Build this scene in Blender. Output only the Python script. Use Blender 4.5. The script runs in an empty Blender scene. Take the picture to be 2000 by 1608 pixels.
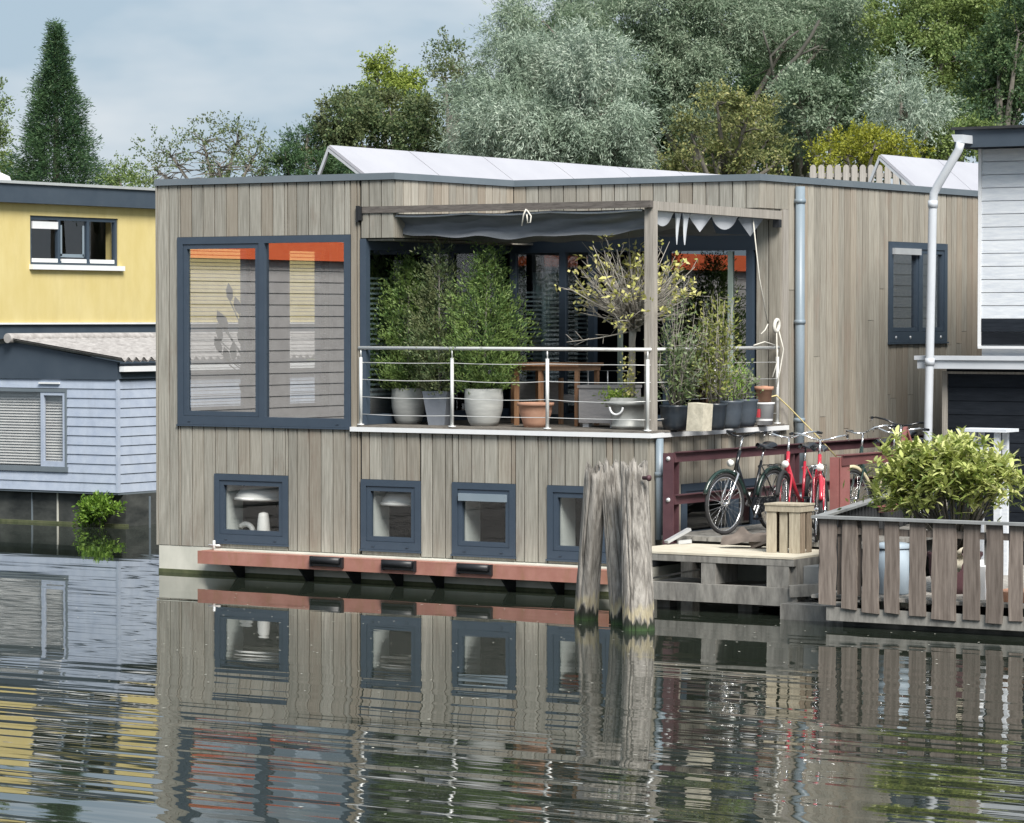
import bpy, math, random
import numpy as np
from mathutils import Vector, Matrix
random.seed(7); rng = np.random.default_rng(11)
D = bpy.data; S = bpy.context.scene; COL = S.collection
rad = math.radians

# ---------------------------------------------------------------- camera
FPX = 6400.0
PH = rad(32.6); PT = math.atan((804-620)/FPX); EYE = 3.13
RT = Vector((math.cos(PH), math.sin(PH), 0))
FW = Vector((-math.sin(PH)*math.cos(PT), math.cos(PH)*math.cos(PT), -math.sin(PT)))
UP = RT.cross(FW)
def ray(px, py): return FW + RT*((px-1000)/FPX) + UP*((804-py)/FPX)
_d = ray(310, 1117); CAM = -_d*(EYE/-_d.z); CAM.z = EYE
def on(ax, val, px, py):                    # survey: photo reading -> point on a known plane of the place
    d = ray(px, py); return CAM + d*((val-CAM[ax])/d[ax])
def far(px, py, dist): return CAM + ray(px, py)*dist
cam = D.cameras.new('camera'); cam.sensor_width = 36; cam.lens = FPX*36/2000
cam.clip_end = 900; cam.clip_start = .5
co = D.objects.new('camera', cam); COL.objects.link(co)
co.location = CAM; co.rotation_euler = (math.pi/2-PT, 0, PH); S.camera = co

# ---------------------------------------------------------------- sky, sun, exposure
SUN_EL, SUN_AZ = 46, 128        # azimuth: degrees from +Y towards +X
W = D.worlds.new('World'); S.world = W; W.use_nodes = True
nt = W.node_tree; bg = nt.nodes['Background']; L = nt.links.new
sky = nt.nodes.new('ShaderNodeTexSky'); sky.sky_type = 'NISHITA'; sky.sun_disc = False
sky.sun_elevation = rad(SUN_EL); sky.sun_rotation = rad(SUN_AZ); sky.dust_density = 2.0
tc = nt.nodes.new('ShaderNodeTexCoord'); mp = nt.nodes.new('ShaderNodeMapping')
mp.inputs['Scale'].default_value = (1.8, 1.8, 4.6); mp.inputs['Location'].default_value = (.35, .1, .2); L(tc.outputs['Generated'], mp.inputs['Vector'])
nz = nt.nodes.new('ShaderNodeTexNoise'); nz.inputs['Scale'].default_value = 3.4; nz.inputs['Detail'].default_value = 5
nz.inputs['Roughness'].default_value = .52
L(mp.outputs[0], nz.inputs['Vector'])
cr = nt.nodes.new('ShaderNodeValToRGB'); e = cr.color_ramp.elements
e[0].position = .42; e[0].color = (4.6, 5.9, 7.1, 1); e[1].position = .62; e[1].color = (7.9, 8.4, 8.9, 1)
L(nz.outputs['Fac'], cr.inputs['Fac'])
mx = nt.nodes.new('ShaderNodeMix'); mx.data_type = 'RGBA'; mx.inputs[0].default_value = .88
L(sky.outputs[0], mx.inputs[6]); L(cr.outputs[0], mx.inputs[7]); L(mx.outputs[2], bg.inputs['Color'])
bg.inputs['Strength'].default_value = .052
sl = D.lights.new('sun', 'SUN'); sl.energy = 3.1; sl.angle = rad(26); sl.color = (1, .955, .89)
so = D.objects.new('sun', sl); COL.objects.link(so)
sd = Vector((math.sin(rad(SUN_AZ))*math.cos(rad(SUN_EL)), math.cos(rad(SUN_AZ))*math.cos(rad(SUN_EL)), math.sin(rad(SUN_EL))))
so.rotation_euler = sd.to_track_quat('Z', 'Y').to_euler(); so.location = (20, -20, 30)
vs = S.view_settings; vs.view_transform = 'Standard'; vs.look = 'None'; vs.exposure = .95; vs.gamma = 1; vs.use_curve_mapping = False
S.render.engine = 'CYCLES'; S.cycles.use_denoising = True; S.cycles.max_bounces = 7
S.cycles.transparent_max_bounces = 16; S.cycles.caustics_reflective = False; S.cycles.caustics_refractive = False
S.cycles.sample_clamp_indirect = 6

# ---------------------------------------------------------------- materials
def nodes(name):
    m = D.materials.new(name); m.use_nodes = True
    t = m.node_tree; return m, t, t.nodes['Principled BSDF'], t.links.new
def ramp(t, stops):
    r = t.nodes.new('ShaderNodeValToRGB'); el = r.color_ramp.elements
    while len(el) < len(stops): el.new(.5)
    for x, (p, c) in zip(el, stops): x.position = p; x.color = (*c, 1)
    return r
def math_n(t, op, a, b):
    n = t.nodes.new('ShaderNodeMath'); n.operation = op
    for i, v in enumerate((a, b)):
        if hasattr(v, 'is_linked'): t.links.new(v, n.inputs[i])
        else: n.inputs[i].default_value = v
    return n.outputs[0]
def mixc(t, fac, a, b, blend='MIX'):
    n = t.nodes.new('ShaderNodeMix'); n.data_type = 'RGBA'; n.blend_type = blend
    for i, v in ((0, fac), (6, a), (7, b)):
        if hasattr(v, 'is_linked'): t.links.new(v, n.inputs[i])
        else: n.inputs[i].default_value = v if i == 0 else (*v, 1)
    return n.outputs[2]
def M(name, c1, c2=None, rough=.6, scale=6, stretch=(1, 1, 1), metal=0, bump=0, rnd=0, detail=5, spec=.5, stain=None, stain_amt=.5, stain_scale=1.2, stain_lo=.5, coat=0, dist=.01, hue=None, lo=.32, hi=.68):
    m, t, p, l = nodes(name)
    p.inputs['Roughness'].default_value = rough; p.inputs['Metallic'].default_value = metal
    p.inputs['Specular IOR Level'].default_value = spec; p.inputs['Coat Weight'].default_value = coat
    c2 = c2 or tuple(min(1, x*1.12) for x in c1)
    tc = t.nodes.new('ShaderNodeTexCoord'); oi = t.nodes.new('ShaderNodeObjectInfo')
    va = t.nodes.new('ShaderNodeVectorMath'); va.operation = 'ADD'; l(tc.outputs['Object'], va.inputs[0])
    if rnd:
        cb = t.nodes.new('ShaderNodeCombineXYZ')
        for i in range(3): l(math_n(t, 'MULTIPLY', oi.outputs['Random'], 37.0+11*i), cb.inputs[i])
        l(cb.outputs[0], va.inputs[1])
    mp = t.nodes.new('ShaderNodeMapping'); mp.inputs['Scale'].default_value = stretch; l(va.outputs[0], mp.inputs[0])
    n = t.nodes.new('ShaderNodeTexNoise'); n.inputs['Scale'].default_value = scale; n.inputs['Detail'].default_value = detail
    n.inputs['Roughness'].default_value = .62; l(mp.outputs[0], n.inputs['Vector'])
    r = ramp(t, [(lo, c1), (hi, c2)]); l(n.outputs['Fac'], r.inputs[0]); c = r.outputs[0]
    if rnd:
        br = math_n(t, 'ADD', math_n(t, 'MULTIPLY', oi.outputs['Random'], 2*rnd), 1-rnd)
        g = t.nodes.new('ShaderNodeCombineColor')
        for i in range(3): l(br, g.inputs[i])
        c = mixc(t, 1.0, c, g.outputs[0], 'MULTIPLY')
    if hue:
        wn = t.nodes.new('ShaderNodeTexWhiteNoise'); wn.noise_dimensions = '1D'; l(oi.outputs['Random'], wn.inputs['W'])
        c = mixc(t, math_n(t, 'MULTIPLY', math_n(t, 'POWER', wn.outputs['Value'], 3.0), .5), c, hue)
    if stain:
        ge = t.nodes.new('ShaderNodeNewGeometry'); mp2 = t.nodes.new('ShaderNodeMapping')
        mp2.inputs['Scale'].default_value = (3, 3, .8); l(ge.outputs['Position'], mp2.inputs[0])
        n2 = t.nodes.new('ShaderNodeTexNoise'); n2.inputs['Scale'].default_value = stain_scale; n2.inputs['Detail'].default_value = 6
        n2.inputs['Roughness'].default_value = .7
        l(mp2.outputs[0], n2.inputs['Vector'])
        r2 = ramp(t, [(stain_lo, (0, 0, 0)), (stain_lo+.22, (1, 1, 1))]); l(n2.outputs['Fac'], r2.inputs[0])
        c = mixc(t, math_n(t, 'MULTIPLY', r2.outputs[0], stain_amt), c, stain)
    l(c, p.inputs['Base Color'])
    if bump:
        b = t.nodes.new('ShaderNodeBump'); b.inputs['Strength'].default_value = bump; b.inputs['Distance'].default_value = dist
        l(n.outputs['Fac'], b.inputs['Height']); l(b.outputs[0], p.inputs['Normal'])
    return m
def leafmat(name, dark, mid, light, patch=None, trans=.3, pscale=.8):
    m, t, p, l = nodes(name); t.nodes.remove(p)
    ge = t.nodes.new('ShaderNodeNewGeometry')
    r = ramp(t, [(0, dark), (.5, mid), (1, light)]); l(ge.outputs['Random Per Island'], r.inputs[0]); c = r.outputs[0]
    if patch:
        n = t.nodes.new('ShaderNodeTexNoise'); n.inputs['Scale'].default_value = pscale; n.inputs['Detail'].default_value = 3
        l(ge.outputs['Position'], n.inputs['Vector'])
        r2 = ramp(t, [(.45, (0, 0, 0)), (.62, (1, 1, 1))]); l(n.outputs['Fac'], r2.inputs[0])
        c = mixc(t, math_n(t, 'MULTIPLY', r2.outputs[0], .75), c, patch)
    d = t.nodes.new('ShaderNodeBsdfPrincipled'); tr = t.nodes.new('ShaderNodeBsdfTranslucent'); ms = t.nodes.new('ShaderNodeMixShader')
    d.inputs['Roughness'].default_value = .5; d.inputs['Specular IOR Level'].default_value = .35
    l(c, d.inputs['Base Color']); l(c, tr.inputs[0]); ms.inputs[0].default_value = trans
    l(d.outputs[0], ms.inputs[1]); l(tr.outputs[0], ms.inputs[2]); l(ms.outputs[0], t.nodes['Material Output'].inputs[0])
    return m
def glassmat(name, refl, tint=(.95, .955, .955), rough=0.0):
    m, t, p, l = nodes(name); t.nodes.remove(p)
    a = t.nodes.new('ShaderNodeBsdfTransparent'); a.inputs[0].default_value = (*tint, 1)
    g = t.nodes.new('ShaderNodeBsdfGlossy'); g.inputs['Roughness'].default_value = rough
    ms = t.nodes.new('ShaderNodeMixShader'); lw = t.nodes.new('ShaderNodeFresnel'); lw.inputs[0].default_value = 1.5
    ge = t.nodes.new('ShaderNodeNewGeometry'); l(math_n(t, 'MULTIPLY', math_n(t, 'ADD', lw.outputs[0], refl), math_n(t, 'SUBTRACT', 1.0, ge.outputs['Backfacing'])), ms.inputs[0])
    l(a.outputs[0], ms.inputs[1]); l(g.outputs[0], ms.inputs[2]); l(ms.outputs[0], t.nodes['Material Output'].inputs[0])
    return m

BV = (14, 14, .7)      # grain along z
m_board = M('weathered_board', (.215, .205, .175), (.375, .36, .315), .8, 3.2, BV, bump=.35, rnd=.17, stain=(.17, .115, .085), stain_amt=.6, stain_lo=.54, hue=(.28, .225, .165))
m_side = M('weathered_board_warm', (.245, .226, .19), (.41, .385, .328), .8, 3.2, BV, bump=.3, rnd=.19, stain=(.27, .19, .145), stain_amt=.5, stain_lo=.54, hue=(.30, .23, .165))
m_frame = M('anthracite_frame', (.042, .062, .09), (.048, .07, .1), .45)
m_coping = M('grey_coping', (.13, .16, .185), (.16, .19, .215), .5, 2)
m_white = M('white_paint', (.72, .74, .76), (.8, .81, .82), .5, 3)
m_steel = M('stainless_steel', (.70, .71, .70), (.78, .79, .78), .42, 5, metal=.35)
m_alu = M('aluminium', (.6, .62, .64), (.7, .72, .73), .4, 5, metal=.5)
m_rail_red = M('red_brown_steel', (.072, .032, .040), (.10, .046, .054), .55, 5, bump=.1)
m_rail_pink = M('faded_red_steel', (.25, .095, .088), (.32, .135, .125), .6, 5, bump=.1)
m_rail_mid = M('worn_red_steel', (.13, .05, .05), (.17, .07, .07), .55, 5, bump=.1)
m_ledge = M('rust_red_ledge', (.33, .145, .112), (.42, .205, .165), .65, 4, bump=.1, stain=(.27, .15, .075), stain_amt=.7, stain_lo=.50, stain_scale=2.4)
m_conc = M('pale_concrete', (.5, .5, .44), (.64, .63, .56), .85, 4, (1, 1, .5), bump=.2)
m_algae = M('algae_band', (.05, .065, .025), (.11, .12, .06), .8, 9, bump=.4)
m_black = M('black_plastic', (.012, .013, .016), (.018, .019, .022), .45)
m_pipe = M('grey_pipe', (.2, .255, .30), (.24, .29, .335), .4, 2)
m_wpipe = M('white_pvc', (.50, .53, .57), (.58, .61, .65), .45, 2)
m_pergola = M('dark_timber', (.08, .07, .064), (.165, .148, .135), .85, 3, (2, 14, 14), bump=.4)
m_post = M('grey_timber', (.24, .22, .195), (.40, .37, .33), .85, 3, BV, bump=.4)
m_pole = M('bleached_oak', (.12, .11, .098), (.41, .385, .35), .9, 2.4, (8, 8, .5), bump=1.0, dist=.05, detail=10, stain=(.42, .34, .15), stain_amt=.25, stain_lo=.6, stain_scale=2, lo=.36, hi=.64)
m_cloth = M('grey_canvas', (.15, .165, .185), (.22, .235, .26), .9, 3, (1, 1, 5), bump=.3)
m_cloth_l = M('light_canvas', (.55, .58, .62), (.64, .66, .70), .85, 4)
m_gpot = M('concrete_pot', (.36, .37, .36), (.48, .49, .47), .85, 4, (1, 1, 6), bump=.2)
m_spot = M('slate_pot', (.17, .19, .225), (.22, .24, .275), .7, 4)
m_terra = M('terracotta', (.40, .20, .13), (.54, .32, .22), .8, 4, bump=.1)
m_zinc = M('zinc_tub', (.27, .28, .27), (.44, .45, .43), .5, 5, (1, 1, 1), metal=.3, bump=.1)
m_dpot = M('dark_glaze', (.018, .024, .032), (.03, .038, .048), .3, 4)
m_dpot2 = M('blue_grey_glaze', (.05, .065, .085), (.075, .09, .11), .4, 4)
m_stone = M('pale_stone', (.42, .39, .31), (.62, .58, .47), .9, 14, bump=.4)
m_teak = M('teak', (.24, .12, .062), (.36, .205, .115), .55, 4, (6, 6, 1))
m_wicker = M('grey_wicker', (.25, .245, .25), (.33, .32, .32), .85, 9, (1, 1, 4), bump=.3)
m_soil = M('soil', (.03, .024, .018), (.06, .045, .03), .95, 20, bump=.6)
m_bark = M('bark', (.10, .09, .075), (.20, .185, .16), .9, 6, (3, 3, .8), bump=.5)
m_limb = M('dark_limb', (.05, .05, .042), (.10, .095, .08), .9, 6)
m_twig = M('pale_twig', (.24, .22, .19), (.36, .34, .30), .9, 8)
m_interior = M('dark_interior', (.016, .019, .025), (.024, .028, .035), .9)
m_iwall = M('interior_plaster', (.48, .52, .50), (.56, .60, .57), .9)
m_ifloor = M('interior_floor', (.10, .08, .06), (.16, .13, .1), .6)
m_blind = M('blind_slat', (.58, .57, .56), (.68, .67, .65), .6)
m_deck = M('deck_plank', (.10, .09, .08), (.21, .19, .165), .9, 3, (3, 12, 12), bump=.4, rnd=.2)
m_deck2 = M('silvered_deck', (.22, .205, .185), (.42, .40, .37), .9, 3, (12, 3, 12), bump=.4, rnd=.15)
m_dock = M('dock_timber', (.14, .135, .125), (.32, .31, .285), .9, 2.2, (6, 6, 1.5), bump=.5, detail=8, stain=(.06, .06, .06), stain_amt=.6, stain_lo=.52)
m_docktop = M('sanded_dock_top', (.50, .455, .36), (.62, .575, .47), .9, 6, bump=.2)
m_fence = M('brown_fence_plank', (.115, .092, .078), (.25, .21, .182), .9, 3, (10, 10, .8), bump=.5, rnd=.2, stain=(.06, .05, .045), stain_amt=.5, stain_lo=.55)
m_fcap = M('fence_cap', (.20, .21, .215), (.30, .31, .31), .8, 4, bump=.2)
m_crate = M('crate_slat', (.30, .26, .195), (.47, .42, .325), .85, 4, (8, 8, 1.2), bump=.3, rnd=.12)
m_crate2 = M('brown_crate_slat', (.16, .125, .09), (.27, .215, .16), .85, 4, (8, 8, 1.2), bump=.3, rnd=.12)
m_seat = M('brown_seat', (.10, .082, .07), (.20, .165, .14), .85, 5, bump=.4)
m_yellow = M('yellow_render', (.60, .49, .20), (.66, .555, .26), .85, 2.5, (1, 1, .4), bump=.15, stain=(.50, .40, .17), stain_amt=.35, stain_lo=.5, stain_scale=1.0)
m_navy = M('navy_board', (.040, .058, .082), (.055, .075, .10), .6, 2)
m_blueside = M('pale_blue_siding', (.36, .42, .53), (.44, .50, .60), .6, 3, (2, 2, 2), stain=(.28, .32, .38), stain_amt=.35, stain_lo=.52, stain_scale=2.2)
m_wside = M('white_siding', (.58, .62, .68), (.74, .77, .80), .7, 3, (1.5, 6, 10), bump=.2, rnd=.05)
m_dside = M('black_siding', (.008, .011, .016), (.016, .02, .027), .75, 3, (1.5, 6, 10), bump=.3, rnd=.3, spec=.2)
m_corr = M('fibre_cement', (.25, .235, .225), (.42, .40, .385), .95, 9, bump=.4)
m_quay = M('wet_dark_concrete', (.018, .022, .022), (.07, .075, .07), .8, 3, (1, 1, 2), bump=.4)
m_panel = M('solar_sky_glare', (.40, .40, .44), (.45, .45, .485), .35, 1.2)  # sky reflected in the panel fronts, painted in as a pale base colour
m_orange = M('orange_board', (.80, .13, .035), (.85, .16, .045), .5)
m_oside = M('grey_siding', (.40, .385, .38), (.48, .465, .455), .8, 4)
m_bred = M('red_enamel', (.44, .025, .045), (.50, .035, .06), .25, coat=.5)
m_bblk = M('black_enamel', (.010, .012, .016), (.014, .016, .02), .25, coat=.5)
m_bgrn = M('dark_green_enamel', (.01, .03, .025), (.02, .04, .035), .25, coat=.5)
m_tyre = M('tyre_rubber', (.018, .018, .02), (.03, .03, .032), .8)
m_chrome = M('chrome', (.75, .76, .78), (.8, .81, .82), .16, metal=.9)
m_cream = M('cream_mudguard', (.62, .55, .36), (.7, .62, .44), .4)
m_lamp = M('lamp_glass', (.8, .8, .76), (.88, .88, .84), .15)
m_bin = M('blue_grey_bin', (.34, .42, .50), (.42, .50, .57), .5, 3)
m_rope = M('rope', (.60, .58, .52), (.7, .68, .62), .9, 30)
m_hose = M('yellow_hose', (.62, .52, .24), (.7, .6, .3), .6)
m_redl = M('red_print', (.62, .06, .08), (.7, .1, .12), .5)
m_grass = M('bank_grass', (.035, .06, .02), (.08, .11, .035), .95, 3, bump=.6)
m_winter = M('tarred_roof', (.02, .022, .025), (.035, .037, .04), .9)
m_pick = M('grey_picket', (.30, .28, .255), (.42, .40, .37), .9, 4, BV)
m_glass = glassmat('coated_glass', .50)
m_glass_s = glassmat('lower_glass', .07)
m_glass_d = glassmat('door_glass', .30, (.75, .82, .85))
m_glass_c = glassmat('clear_glass', .02)
m_gdisc = M('white_shade', (.75, .75, .72), (.8, .8, .77), .5)

# water: dark peaty canal, ripples stretched along one wave direction
def add_waterline(m):
    t = m.node_tree; l = t.links.new; p = t.nodes['Principled BSDF']; src = p.inputs['Base Color'].links[0].from_socket
    ge = t.nodes.new('ShaderNodeNewGeometry'); sp = t.nodes.new('ShaderNodeSeparateXYZ'); l(ge.outputs['Position'], sp.inputs[0])
    n = t.nodes.new('ShaderNodeTexNoise'); n.inputs['Scale'].default_value = 9; n.inputs['Detail'].default_value = 5; mp = t.nodes.new('ShaderNodeMapping'); mp.inputs['Scale'].default_value = (1.6, 1.6, .35)
    l(ge.outputs['Position'], mp.inputs[0]); l(mp.outputs[0], n.inputs['Vector'])
    zz = math_n(t, 'ADD', sp.outputs['Z'], math_n(t, 'MULTIPLY', math_n(t, 'SUBTRACT', n.outputs['Fac'], .5), .42))
    r1 = ramp(t, [(.10, (0, 0, 0)), (.14, (1, 1, 1)), (.20, (1, 1, 1)), (.27, (0, 0, 0))]); l(zz, r1.inputs[0])
    c = mixc(t, math_n(t, 'MULTIPLY', r1.outputs[0], .5), src, (.50, .43, .25))
    r2 = ramp(t, [(.075, (1, 1, 1)), (.125, (0, 0, 0))]); l(zz, r2.inputs[0])
    r3 = ramp(t, [(.0, (.035, .075, .022)), (.06, (.022, .03, .018)), (.12, (.03, .03, .025))]); l(sp.outputs['Z'], r3.inputs[0])
    l(mixc(t, r2.outputs[0], c, (0, 0, 0)), p.inputs['Base Color']); mx_ = p.inputs['Base Color'].links[0].from_node; l(r3.outputs[0], mx_.inputs[7])
add_waterline(m_pole)
def water_mat():
    m, t, p, l = nodes('canal_water')
    p.inputs['Base Color'].default_value = (.022, .028, .021, 1); p.inputs['Roughness'].default_value = .012; p.inputs['IOR'].default_value = 1.5
    ge = t.nodes.new('ShaderNodeNewGeometry')
    def wave(scale, stretch, ang, detail, ro=.5, dist=0):
        mp = t.nodes.new('ShaderNodeMapping'); mp.inputs['Rotation'].default_value = (0, 0, ang); mp.inputs['Scale'].default_value = (stretch, 1, 1)
        l(ge.outputs['Position'], mp.inputs[0])
        n = t.nodes.new('ShaderNodeTexNoise'); n.inputs['Scale'].default_value = scale; n.inputs['Detail'].default_value = detail
        n.inputs['Roughness'].default_value = ro; n.inputs['Distortion'].default_value = dist; l(mp.outputs[0], n.inputs['Vector']); return n.outputs['Fac']
    a = wave(2.3, .055, -PH, 1.0); b = wave(5.5, .10, -PH+.12, 1.0); c = wave(.8, .7, .4, 1); e_ = wave(1.1, .12, -PH-.15, 1)
    msk = wave(.22, .30, -PH, 2.0)
    dv = t.nodes.new('ShaderNodeVectorMath'); dv.operation = 'DOT_PRODUCT'; dv.inputs[1].default_value = (FW.x, FW.y, 0); l(ge.outputs['Position'], dv.inputs[0])
    off = math_n(t, 'SUBTRACT', dv.outputs['Value'], FW.x*6.96)           # metres out from the sheltered water at the hull
    d_ = math_n(t, 'ADD', math_n(t, 'MULTIPLY', off, -.10), math_n(t, 'MULTIPLY', math_n(t, 'SUBTRACT', msk, .5), 2.2))
    r = ramp(t, [(.38, (.12, .12, .12)), (1.0, (1, 1, 1))]); l(d_, r.inputs[0])
    h = math_n(t, 'ADD', math_n(t, 'MULTIPLY', a, 1.0), math_n(t, 'MULTIPLY', b, .22))
    h = math_n(t, 'ADD', h, math_n(t, 'MULTIPLY', e_, .9))
    h = math_n(t, 'ADD', math_n(t, 'MULTIPLY', h, r.outputs[0]), math_n(t, 'MULTIPLY', c, .20))
    bp = t.nodes.new('ShaderNodeBump'); bp.inputs['Strength'].default_value = 1; bp.inputs['Distance'].default_value = .0135
    l(h, bp.inputs['Height']); l(bp.outputs[0], p.inputs['Normal'])
    return m
m_water = water_mat()

# ---------------------------------------------------------------- mesh helpers
OFF = {}
class MB:
    def __init__(s): s.v = []; s.f = []; s.sm = []
    def add(s, vs, fs, smooth=False):
        o = len(s.v); s.v += [tuple(x) for x in vs]; s.f += [tuple(i+o for i in f) for f in fs]; s.sm += [smooth]*len(fs); return s
    def box(s, x0, y0, z0, x1, y1, z1):
        return s.add([(x0, y0, z0), (x1, y0, z0), (x1, y1, z0), (x0, y1, z0), (x0, y0, z1), (x1, y0, z1), (x1, y1, z1), (x0, y1, z1)],
                     [(0, 3, 2, 1), (4, 5, 6, 7), (0, 1, 5, 4), (1, 2, 6, 5), (2, 3, 7, 6), (3, 0, 4, 7)])
    def obox(s, mat, sx, sy, sz):
        c = [mat @ Vector((a*sx/2, b*sy/2, d*sz/2)) for d in (-1, 1) for a, b in ((-1, -1), (1, -1), (1, 1), (-1, 1))]
        return s.add(c, [(0, 3, 2, 1), (4, 5, 6, 7), (0, 1, 5, 4), (1, 2, 6, 5), (2, 3, 7, 6), (3, 0, 4, 7)])
    def bar(s, p, q, w, h, up=(0, 0, 1)):      # box beam from p to q, w sideways, h along up
        p, q = Vector(p), Vector(q); d = (q-p); ln = d.length; d.normalize()
        sd = d.cross(Vector(up)).normalized(); u = sd.cross(d)
        return s.obox(Matrix(((d.x, sd.x, u.x, (p.x+q.x)/2), (d.y, sd.y, u.y, (p.y+q.y)/2), (d.z, sd.z, u.z, (p.z+q.z)/2), (0, 0, 0, 1))), ln, w, h)
    def tube(s, pts, r, n=8, caps=True):
        pts = [Vector(p) for p in pts]; R = r if isinstance(r, (list, tuple)) else [r]*len(pts); vs = []; ref = None
        for i, p in enumerate(pts):
            d = (pts[min(i+1, len(pts)-1)]-pts[max(i-1, 0)]).normalized()
            if ref is None: ref = Vector((0, 0, 1)) if abs(d.z) < .9 else Vector((1, 0, 0))
            a = (ref-d*ref.dot(d)).normalized(); b = d.cross(a); ref = a
            vs += [p+(a*math.cos(2*math.pi*k/n)+b*math.sin(2*math.pi*k/n))*R[i] for k in range(n)]
        fs = [(i*n+k, i*n+(k+1) % n, (i+1)*n+(k+1) % n, (i+1)*n+k) for i in range(len(pts)-1) for k in range(n)]
        s.add(vs, fs, True)
        if caps: o = len(s.v)-len(vs); s.f += [tuple(o+k for k in range(n))[::-1], tuple(o+(len(pts)-1)*n+k for k in range(n))]; s.sm += [False, False]
        return s
    def lathe(s, prof, c=(0, 0, 0), n=20, sx=1, sy=1, M4=None):
        vs = []
        for r, z in prof:
            for k in range(n):
                p = Vector((r*sx*math.cos(2*math.pi*k/n), r*sy*math.sin(2*math.pi*k/n), z))
                if M4: p = M4 @ p
                vs.append(p+Vector(c))
        s.add(vs, [(i*n+k, i*n+(k+1) % n, (i+1)*n+(k+1) % n, (i+1)*n+k) for i in range(len(prof)-1) for k in range(n)], True)
        return s
    def prism(s, pts, vec):
        n = len(pts); v = Vector(vec); a = [Vector(p) for p in pts]
        return s.add(a+[p+v for p in a], [tuple(range(n))[::-1], tuple(range(n, 2*n))]+[(i, (i+1) % n, n+(i+1) % n, n+i) for i in range(n)])
    def grid(s, fn, nu, nv):
        vs = [fn(i/nu, j/nv) for j in range(nv+1) for i in range(nu+1)]
        return s.add(vs, [(j*(nu+1)+i, j*(nu+1)+i+1, (j+1)*(nu+1)+i+1, (j+1)*(nu+1)+i) for j in range(nv) for i in range(nu)], True)
    def torus(s, c, ax, ay, R, r, n=32, k=6, a0=0, a1=2*math.pi):
        c, ax, ay = Vector(c), Vector(ax), Vector(ay); full = abs(a1-a0-2*math.pi) < 1e-6
        pts = [c+(ax*math.cos(a0+(a1-a0)*i/n)+ay*math.sin(a0+(a1-a0)*i/n))*R for i in range(n+1)]
        return s.tube(pts, r, k, not full)
    def build(s, name, mat, parent=None, loc=None):
        me = D.meshes.new(name); off = OFF.get(parent.name, Vector()) if parent else Vector()
        me.from_pydata([tuple(Vector(v)-off) for v in s.v], [], s.f)
        me.polygons.foreach_set('use_smooth', s.sm); me.materials.append(mat); me.update()
        o = D.objects.new(name, me); COL.objects.link(o)
        if parent: o.parent = parent
        OFF[o.name] = off
        return o
def tag(o, label=None, cat=None, group=None, kind=None):
    for k, v in (('label', label), ('category', cat), ('group', group), ('kind', kind)):
        if v: o[k] = v
    return o
def thing(name, label, cat, loc=(0, 0, 0), group=None, rot=None):
    o = D.objects.new(name, None); COL.objects.link(o); o.location = loc; o.empty_display_size = .2
    if rot is not None: o.rotation_euler = rot; OFF[o.name] = Vector()
    else: OFF[o.name] = Vector(loc)
    return tag(o, label, cat, group)
def box(name, mat, parent, *a): return MB().box(*a).build(name, mat, parent)
_pm = {}
def piece(name, mat, parent, x0, y0, z0, x1, y1, z1):      # alike box pieces share mesh data
    key = (name, mat.name, round(x1-x0, 3), round(y1-y0, 3), round(z1-z0, 3))
    if key not in _pm:
        me = D.meshes.new(name); b = MB().box(-key[2]/2, -key[3]/2, 0, key[2]/2, key[3]/2, key[4])
        me.from_pydata(b.v, [], b.f); me.materials.append(mat); _pm[key] = me
    o = D.objects.new(name, _pm[key]); COL.objects.link(o); o.parent = parent
    o.location = Vector(((x0+x1)/2, (y0+y1)/2, z0))-OFF.get(parent.name, Vector()); OFF[o.name] = Vector(); return o
def copy_tree(o, parent=None):
    c = o.copy(); COL.objects.link(c)
    if parent: c.parent = parent
    for ch in o.children: copy_tree(ch, c)
    return c
def fast_mesh(name, verts, nper, mat, parent=None):         # verts (N,nper,3) -> N separate polygons
    N = len(verts); me = D.meshes.new(name); off = np.array(OFF.get(parent.name, Vector())) if parent else np.zeros(3)
    me.vertices.add(N*nper); me.vertices.foreach_set('co', (verts.reshape(-1, 3)-off).astype(np.float32).ravel())
    me.loops.add(N*nper); me.loops.foreach_set('vertex_index', np.arange(N*nper, dtype=np.int32))
    me.polygons.add(N); me.polygons.foreach_set('loop_start', np.arange(0, N*nper, nper, dtype=np.int32))
    me.materials.append(mat); me.update(calc_edges=True)
    o = D.objects.new(name, me); COL.objects.link(o)
    if parent: o.parent = parent
    OFF[o.name] = Vector(off); return o
def leaves(P, axis, L, Wd, jit=.6, nrm=None):                # leaf rhombs at P along axis, blades turned towards nrm
    N = len(P); a = axis+rng.normal(0, jit, (N, 3)); a /= np.linalg.norm(a, axis=1)[:, None]+1e-9
    b = np.cross(a, rng.normal(0, 1, (N, 3)) if nrm is None else nrm+rng.normal(0, .55, (N, 3))); b /= np.linalg.norm(b, axis=1)[:, None]+1e-9
    l = (L*rng.uniform(.6, 1.25, N))[:, None]; w = (Wd*rng.uniform(.7, 1.2, N))[:, None]
    return np.stack([P, P+a*l*.45+b*w*.5, P+a*l, P+a*l*.45-b*w*.5], 1)
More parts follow.
